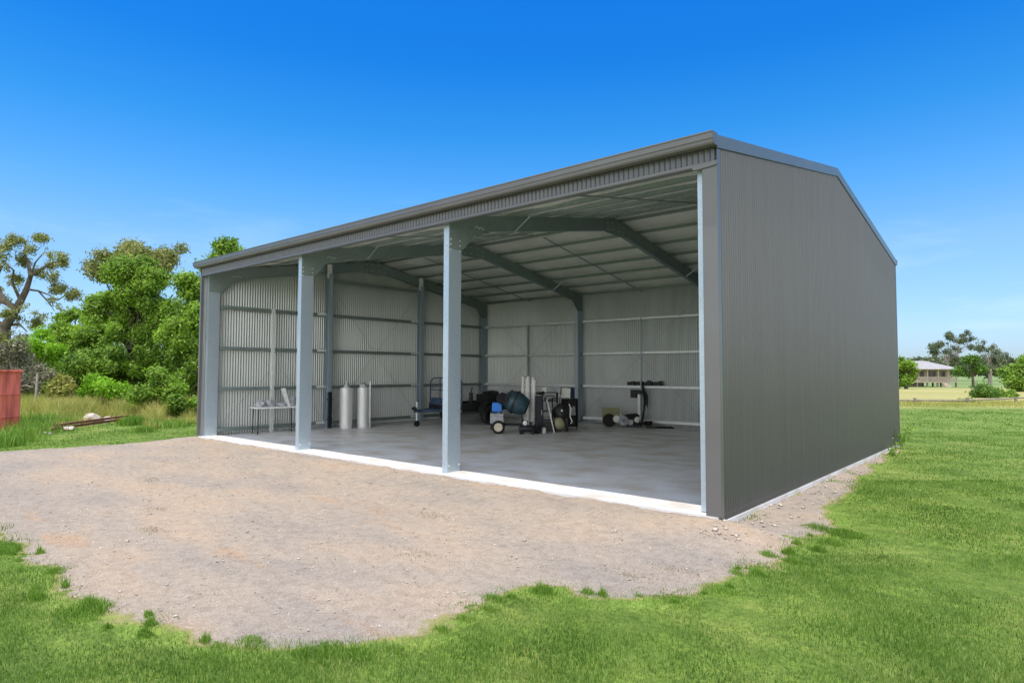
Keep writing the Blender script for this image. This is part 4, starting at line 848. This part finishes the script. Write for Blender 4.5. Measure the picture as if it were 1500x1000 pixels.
t = MB().tube([(-.30, .05, .93), (-.12, .05, 1.12), (-.02, .05, 1.02)], .03, 8).tube([(-.25, -.2, .9), (-.02, -.28, 1.22), (0.02, -.28, 1.18)], .022, 8); t.build('yoke', M['dsteel'], cm, smooth=True)
MB().lathe([(.16, -.012), (.17, -.012), (.17, .012), (.16, .012), (.16, -.012)], (-.28, -.22, .98), (0, 1, 0), 20).build('tipping_wheel', M['dsteel'], cm)
# bundle of upright pale tubes
tbx = empty('tube_bundle_base', 'x', 'x') if False else None
for q_, (dx_, dy_, hh_, lx_, lb) in enumerate(((0, 0, 1.50, .03, 'pale tube standing in the bundle, farthest left'), (.09, .05, 1.44, .05, 'pale tube standing in the bundle, second from the left'), (.18, 0, 1.50, .0, 'pale tube standing in the bundle, in the middle'), (.27, .05, 1.48, .05, 'pale tube standing in the bundle, second from the right'), (.34, -.04, 1.40, .03, 'pale tube standing in the bundle, farthest right'))):
    p_ = Vector((-8.93, 7.03, 0.09))+Vector((dx_*.758-dy_*.652, dx_*.652+dy_*.758, 0)); o = MB().tube([(0, 0, 0), (lx_*.758, lx_*.652, hh_)], .046, 12).build('tube', M['white'], smooth=True); o.location = p_; tag(o, lb, 'tube', 'pale tubes standing upright beside the cement mixer')
def th(name, label, cat, u, dd, z=0, group=None):
    """a thing on the shed floor at floor point dd metres away"""
    p_ = spot(u, dd, z); return empty(name, label, cat, tuple(p_), RZ, group)
# tall black cabinet
a_ = th('cabinet', 'narrow black steel cabinet right of the pale tubes', 'cabinet', 790, 18.5)
MB().box((0, .2, .52), (.22, .42, 1.0)).build('body', M['black'], a_, bevel=.01); MB().box((-.0, -.018, .52), (.19, .012, .94)).build('door', M['dsteel'], a_, bevel=.004); MB().box((.07, -.035, .55), (.015, .02, .14)).build('handle', M['galv_light'], a_)
MB().box((0, .2, .01), (.2, .38, .02)).build('plinth', M['dsteel'], a_)
# work rack (shelf) with things
a_ = th('shelf_rack', 'black framed rack with wire shelves standing between the cabinet and the vacuum', 'rack', 806, 18.8)
for x in (-.22, .22):
    for y in (0, .45): MB().b2((x-.015, y-.015, 0), (x+.015, y+.015, 1.12)).build('post', M['black'], a_)
for z in (.2, .55, .85, 1.10): MB().b2((-.23, -.02, z), (.23, .47, z+.018)).build('shelf', M['dsteel'], a_)
def small(name, label, cat, mb, mt_, u, dd, z, rz=RZ, group=None, smooth=False, bevel=0):
    return polyobj(mb, name, mt_, label, cat, tuple(spot(u, dd, z)), rz, group, smooth, bevel)
small('plastic_tub', 'white plastic tub on the lowest shelf of the rack', 'tub', MB().lathe([(.10, 0), (.12, .2), (.125, .21), (.11, .21), (.09, .03), (0, .03)], n=16), M['white'], 799, 19.0, .22, smooth=True)
small('plastic_crate', 'pale grey crate on the second shelf of the rack', 'crate', MB().box((0, 0, .10), (.30, .25, .20), taper=1.08).box((0, 0, .205), (.34, .29, .02)), M['cloth_grey'], 808, 19.0, .568)
small('folded_tarp', 'folded grey tarpaulin on the third shelf of the rack', 'tarpaulin', MB().blob((0, 0, .09), (.19, .17, .09), jit=.1, seed=5), M['cloth_grey'], 806, 19.0, .868, smooth=True)
small('white_box', 'small white box at the left on top of the rack', 'box', MB().box((0, 0, .07), (.14, .16, .14)).box((0, 0, .145), (.15, .17, .012)), M['white'], 797, 19.0, 1.118)
small('power_tool', 'grey power saw lying on top of the rack', 'power saw', MB().box((0, 0, .06), (.18, .14, .10)).lathe([(.09, -.01), (.09, .01)], (.08, -.06, .09), (0, 1, 0), 16).tube([(-.1, 0, .08), (-.16, 0, .16), (-.04, 0, .17), (.02, 0, .1)], .018, 6), M['cloth_grey'], 812, 19.0, 1.118)
small('broom', 'black broom leaning against the rack', 'broom', MB().tube([(0, .1, .05), (.16, .28, 1.28)], .012, 6).box((0, .08, .05), (.30, .07, .05)).box((0, .08, .015), (.28, .05, .035)), M['black'], 815, 18.3, .0)
small('lance', 'pale metal lance leaning against the front of the rack', 'lance', MB().tube([(0, 0, 0), (-.16, .25, .78)], .018, 8).tube([(-.16, .25, .78), (-.2, .25, .9), (-.17, .3, .96)], .022, 8), M['galv_light'], 812, 18.1, 0, smooth=True)
# shop vacuum / pressure washer
a_ = th('pressure_washer', 'black pressure washer with hose and wheels in front of the black cupboard', 'pressure washer', 822, 18.5)
MB().blob((0, .05, .52), (.27, .22, .26), sub=3, jit=.07, seed=8).box((0, .05, .28), (.40, .32, .3)).build('body', M['black'], a_, smooth=True, bevel=.02)
MB().lathe([(0, -.14), (.12, -.13), (.17, -.06), (.18, 0), (.17, .06), (.12, .13), (0, .14)], (-.07, -.16, .24), (1, 0, .25), 18).build('pump', M['board'], a_, smooth=True)
MB().lathe([(.03, -.01), (.03, .01)], (0, -.23, .62), (0, 1, 0), 12).build('dial', M['white'], a_)
for x in (-.2, .16): MB().lathe([(.02, -.03), (.08, -.03), (.09, 0), (.08, .03), (.02, .03)], (x, -.05, .09), (1, 0, 0), 16).build('wheel', M['rubber'], a_, smooth=True)
MB().tube([(-.24, .25, .25), (-.24, .28, .95), (.24, .28, .95), (.24, .25, .25)], .018, 8).build('handle', M['dsteel'], a_, smooth=True)
MB().tube([(.22, -.1, .8), (.27, -.18, .65), (.24, -.2, .45), (.30, -.22, .30), (.25, -.22, .25)], .016, 8).build('hose', M['white'], a_, smooth=True)
a_ = th('cupboard', 'low open black cupboard on castors at the right end of the pile', 'cupboard', 835, 19.2)
for s_y, nm in (((-.24, -.225), 'side_panel'), ((.225, .24), 'side_panel')): MB().b2((s_y[0], 0, .08), (s_y[1], .42, .92)).build(nm, M['black'], a_)
MB().b2((-.225, .40, .08), (.225, .415, .92)).build('back_panel', M['black'], a_)
for z in (.08, .40, .905): MB().b2((-.224, .002, z), (.224, .399, z+.018)).build('shelf', M['black'], a_)
for x in (-.2, .2): MB().lathe([(.035, -.015), (.04, 0), (.035, .015)], (x, .04, .04), (1, 0, 0), 12).build('castor', M['rubber'], a_)
small('carton', 'lower white carton stacked on the black cupboard', 'carton', MB().box((0, 0, .075), (.36, .24, .15)).box((0, 0, .152), (.02, .24, .004)), M['white'], 826, 19.15, .925)
small('carton', 'upper white carton, smaller, on top of the other carton', 'carton', MB().box((0, 0, .075), (.25, .20, .15)).box((0, 0, .152), (.25, .02, .004)), M['white'], 829, 19.15, 1.08)
small('fuel_can', 'white label topped fuel can inside the black cupboard', 'can', MB().box((0, 0, .12), (.2, .14, .24), taper=.85).lathe([(.025, 0), (.025, .04)], (.05, 0, .24), n=10), M['cloth_grey'], 838, 19.3, .418)
small('drum_can', 'dark round can behind the cartons', 'can', MB().lathe([(.12, 0), (.12, .3), (.10, .32), (0, .32)], n=18), M['bluesteel'], 836, 19.45, .925, smooth=True)
# tyre, board, outboard-like motor, hanging cable at the rear wall
small('board', 'olive beige sheet leaning behind the wheelbarrow tyre', 'board', MB().b2((-.28, 0, 0), (.28, .02, .56)), M['board'], 895, 20.75, .02)
bpy.data.objects['board'].rotation_euler = (R_(-8), 0, RZ)
a_ = th('spare_wheel', 'black spare wheel with pale hub standing left of the engine parts', 'wheel', 892, 20.2)
MB().lathe([(.10, -.07), (.18, -.075), (.205, -.04), (.205, .04), (.18, .075), (.10, .07)], (0, 0, .205), (.25, 1, 0), 24).build('tyre', M['rubber'], a_, smooth=True)
MB().lathe([(0, .04), (.03, .06), (.05, .03), (.11, .05)], (0, 0, .205), (-.25, -1, 0), 18).build('rim', M['dsteel'], a_, smooth=True)
MB().lathe([(0, .07), (.028, .065), (.03, .05)], (0, 0, .205), (-.25, -1, 0), 12).build('hub_cap', M['white'], a_)
a_ = th('ride_on_mower_engine', 'black engine block with white fan cowl and belts on the floor by the rear wall', 'engine', 924, 20.0)
MB().box((0, .1, .17), (.55, .34, .26)).blob((.02, .1, .33), (.24, .18, .09), jit=.18, seed=2).build('block', M['black'], a_, bevel=.015)
MB().lathe([(.05, 0), (.15, 0), (.16, .05), (.10, .10), (.05, .10), (.05, 0)], (-.27, -.12, .20), (.1, -1, .15), 22).build('cowl', M['cloth_grey'], a_, smooth=True)
MB().lathe([(0, .06), (.09, .05), (.12, .0)], (-.46, -.05, .26), (0, -1, .1), 16).build('air_cleaner', M['white'], a_, smooth=True)
MB().lathe([(.0, .12), (.07, .10), (.09, 0)], (.16, -.10, .22), (.1, -.6, .6), 16).build('fuel_tank', M['white'], a_, smooth=True)
for q_ in range(5): MB().b2((-.10+q_*.03, -.115, .08), (-.085+q_*.03, -.075, .24)).build('cooling_fin', M['galv_light'], a_)
for q_, x in enumerate((.08, .18, .27)): MB().lathe([(.03, 0), (.06, .0), (.06, .03), (.03, .03), (.03, 0)], (x, -.12, .10), (0, -1, 0), 14).build('pulley', M['dsteel'], a_)
MB().tube([(-.28, .1, .34), (-.35, -.02, .42), (-.32, -.1, .36)], .014, 6).build('lever', M['white'], a_, smooth=True)
a_ = th('tiller_handle', 'black tangle of cables right of the engine block', 'cables', 948, 20.1)
for q_ in range(6):
    ph = q_*1.3; MB().tube([(.12*math.cos(ph+w_*.9)*(1+.2*math.sin(3*w_+ph)), .16*math.sin(ph+w_*.9), .03+.10*abs(math.sin(w_*.6+q_))+.012*q_) for w_ in range(9)], .013, 6).build('cable_loop', M['rubber'], a_, smooth=True)
small('rubber_mat', 'flat black mat edge lying on the floor at the rear right', 'mat', MB().b2((-.42, -.12, 0), (.42, .14, .03)).b2((-.1, -.1, .03), (.36, .1, .055)), M['rubber'], 966, 19.7, .0, RZ-.15, bevel=.008)
# on the third girt of the rear wall: row of black tools, cable hanging
gz_ = 1.284
for q_, (x, lb, w_, h_) in enumerate(((-7.62, 'black rectangular battery pack on the rear girt, leftmost of the row', .26, .13), (-7.30, 'black toothed tool on the rear girt, second of the row', .24, .12), (-6.98, 'black round headed tool on the rear girt, third of the row', .26, .13), (-6.66, 'black tool with open grip on the rear girt, rightmost of the row', .26, .14))):
    t = MB().box((0, 0, h_/2), (w_, .10, h_*.9))
    if q_ == 1: [t.box((-.10+.05*w2, 0, h_), (.02, .08, .03)) for w2 in range(5)]
    if q_ == 2: t.lathe([(.08, -.05), (.09, 0), (.08, .05)], (.02, -.02, .09), (0, 1, 0), 16)
    if q_ == 3: t.tube([(.1, 0, .02), (.2, 0, .04), (.2, 0, .14), (.05, 0, .15)], .018, 6)
    if q_ == 0: t.box((.06, 0, h_), (.10, .08, .03))
    o = t.build('tool', M['black']); o.location = (x, D-.10, gz_); tag(o, lb, 'tool', 'black tools lying along the rear girt')
a_ = empty('wall_hook_bundle', 'black cable bundle hanging from the rear girt down to the engine block', 'cable', (-7.1, D-.30, 0))
MB().box((-.32, 0, 1.02), (.20, .10, .26)).box((-.1, 0, 1.08), (.30, .09, .12)).build('clamp', M['black'], a_, bevel=.01)
MB().tube([(0, 0, 1.3), (.06, -.03, 1.1), (.10, -.02, .8), (.06, -.02, .5), (.02, -.05, .2), (.0, -.1, .03)], [.03, .05, .04, .03, .03, .03], 8).build('cable', M['rubber'], a_, smooth=True)
for q_ in range(4): MB().tube([(0.04+.02*q_, -.01*q_, 1.12), (.12+.03*q_, -.03, .95), (.10+.03*q_, -.03, .72-.05*q_)], .012, 6).build('cable_end', M['rubber'], a_, smooth=True)
polyobj(MB().b2((-.045, -.02, 0), (.045, .02, 1.0)), 'post_offcut', M['galv_light'], 'short pale upright length standing behind the engine block', 'post', (-7.22, D-.30, 0))

# low dark clutter around the tubes and the rack
p_ = Vector((-8.93, 7.03, 0)); a_ = empty('dolly', 'low black dolly with small wheels carrying the upright pale tubes', 'dolly', (p_.x+.13, p_.y+.11, 0), RZ)
MB().box((0, 0, .07), (.52, .34, .036)).build('platform', M['black'], a_, bevel=.006)
for x in (-.2, .2):
    for y in (-.13, .13): MB().lathe([(.012, -.012), (.026, -.012), (.026, .012), (.012, .012)], (x, y, .026), (0, 1, 0), 12).build('wheel', M['rubber'], a_)
a_ = th('compressor', 'small black air compressor with horizontal tank in front of the black cabinet', 'compressor', 772, 17.7)
MB().lathe([(0, -.24), (.07, -.22), (.095, -.16), (.10, 0), (.095, .16), (.07, .22), (0, .24)], (0, 0, .15), (1, 0, 0), 18).build('tank', M['dsteel'], a_, smooth=True)
MB().box((-.05, 0, .31), (.16, .14, .13)).build('motor', M['black'], a_, bevel=.012); MB().box((.10, 0, .29), (.09, .12, .10)).build('pump', M['black'], a_, bevel=.01)
MB().lathe([(.0, .01), (.06, .0), (.07, -.02)], (-.05, -.08, .31), (0, -1, 0), 16).build('fan_guard', M['galv_light'], a_, smooth=True)
for x in (-.16, .16): MB().lathe([(.01, -.012), (.05, -.012), (.05, .012), (.01, .012)], (x, -.10, .05), (0, 1, 0), 14).build('wheel', M['rubber'], a_)
MB().tube([(.22, 0, .15), (.32, 0, .40), (.20, 0, .43)], .011, 6).build('handle', M['dsteel'], a_, smooth=True)
small('generator', 'boxy black generator with pale end cap at the foot of the rack', 'generator', MB().box((0, 0, .16), (.30, .26, .24)).tube([(-.17, -.12, .04), (-.17, -.12, .34), (.17, -.12, .34), (.17, -.12, .04)], .012, 6).tube([(-.17, .12, .04), (-.17, .12, .34), (.17, .12, .34), (.17, .12, .04)], .012, 6), M['black'], 803, 18.35, 0)
small('white_jar', 'short white jar standing on the floor before the generator', 'jar', MB().lathe([(.05, 0), (.06, .02), (.06, .12), (.045, .14), (.045, .16), (0, .16)], n=16), M['white'], 797, 18.0, 0, smooth=True)
small('hose_coil', 'black hose coil lying over the top of the black cabinet', 'hose', MB().tube([(.13*math.cos(q_*.5), .11*math.sin(q_*.5), .02+.0035*q_) for q_ in range(28)], .014, 6), M['rubber'], 791, 18.75, 1.03, smooth=True)
small('tool_bag', 'slumped black tool bag on the floor between mixer and cabinet', 'bag', MB().blob((0, 0, .12), (.20, .13, .13), jit=.16, seed=21).tube([(-.1, 0, .22), (-.05, 0, .32), (.06, 0, .31), (.1, 0, .22)], .012, 6), M['black'], 784, 17.9, 0, smooth=True)

# dry scraps of grass and twigs lying on the gravel
cc = np.array([(-6.1, -4.0), (-4.9, -4.5), (-3.0, -1.9), (-8.5, -3.2), (.35, -1.9), (.15, -2.3), (-1.9, -3.1), (-10.5, -2.2)]); n = 900; ci = rng.integers(0, 8, n)
x = cc[ci, 0]+rng.normal(0, 1, n)*.16; y = cc[ci, 1]+rng.normal(0, 1, n)*.07
M['straw'] = foliage('dry_straw', (.10, .075, .04), (.30, .22, .11), .1, 2.0)
o = blades('dry_straw', x, y, rng.uniform(.008, .028, n), np.full(n, .006), M['straw'], 3.0); o.location.z = .018; tag(o, kind='stuff')
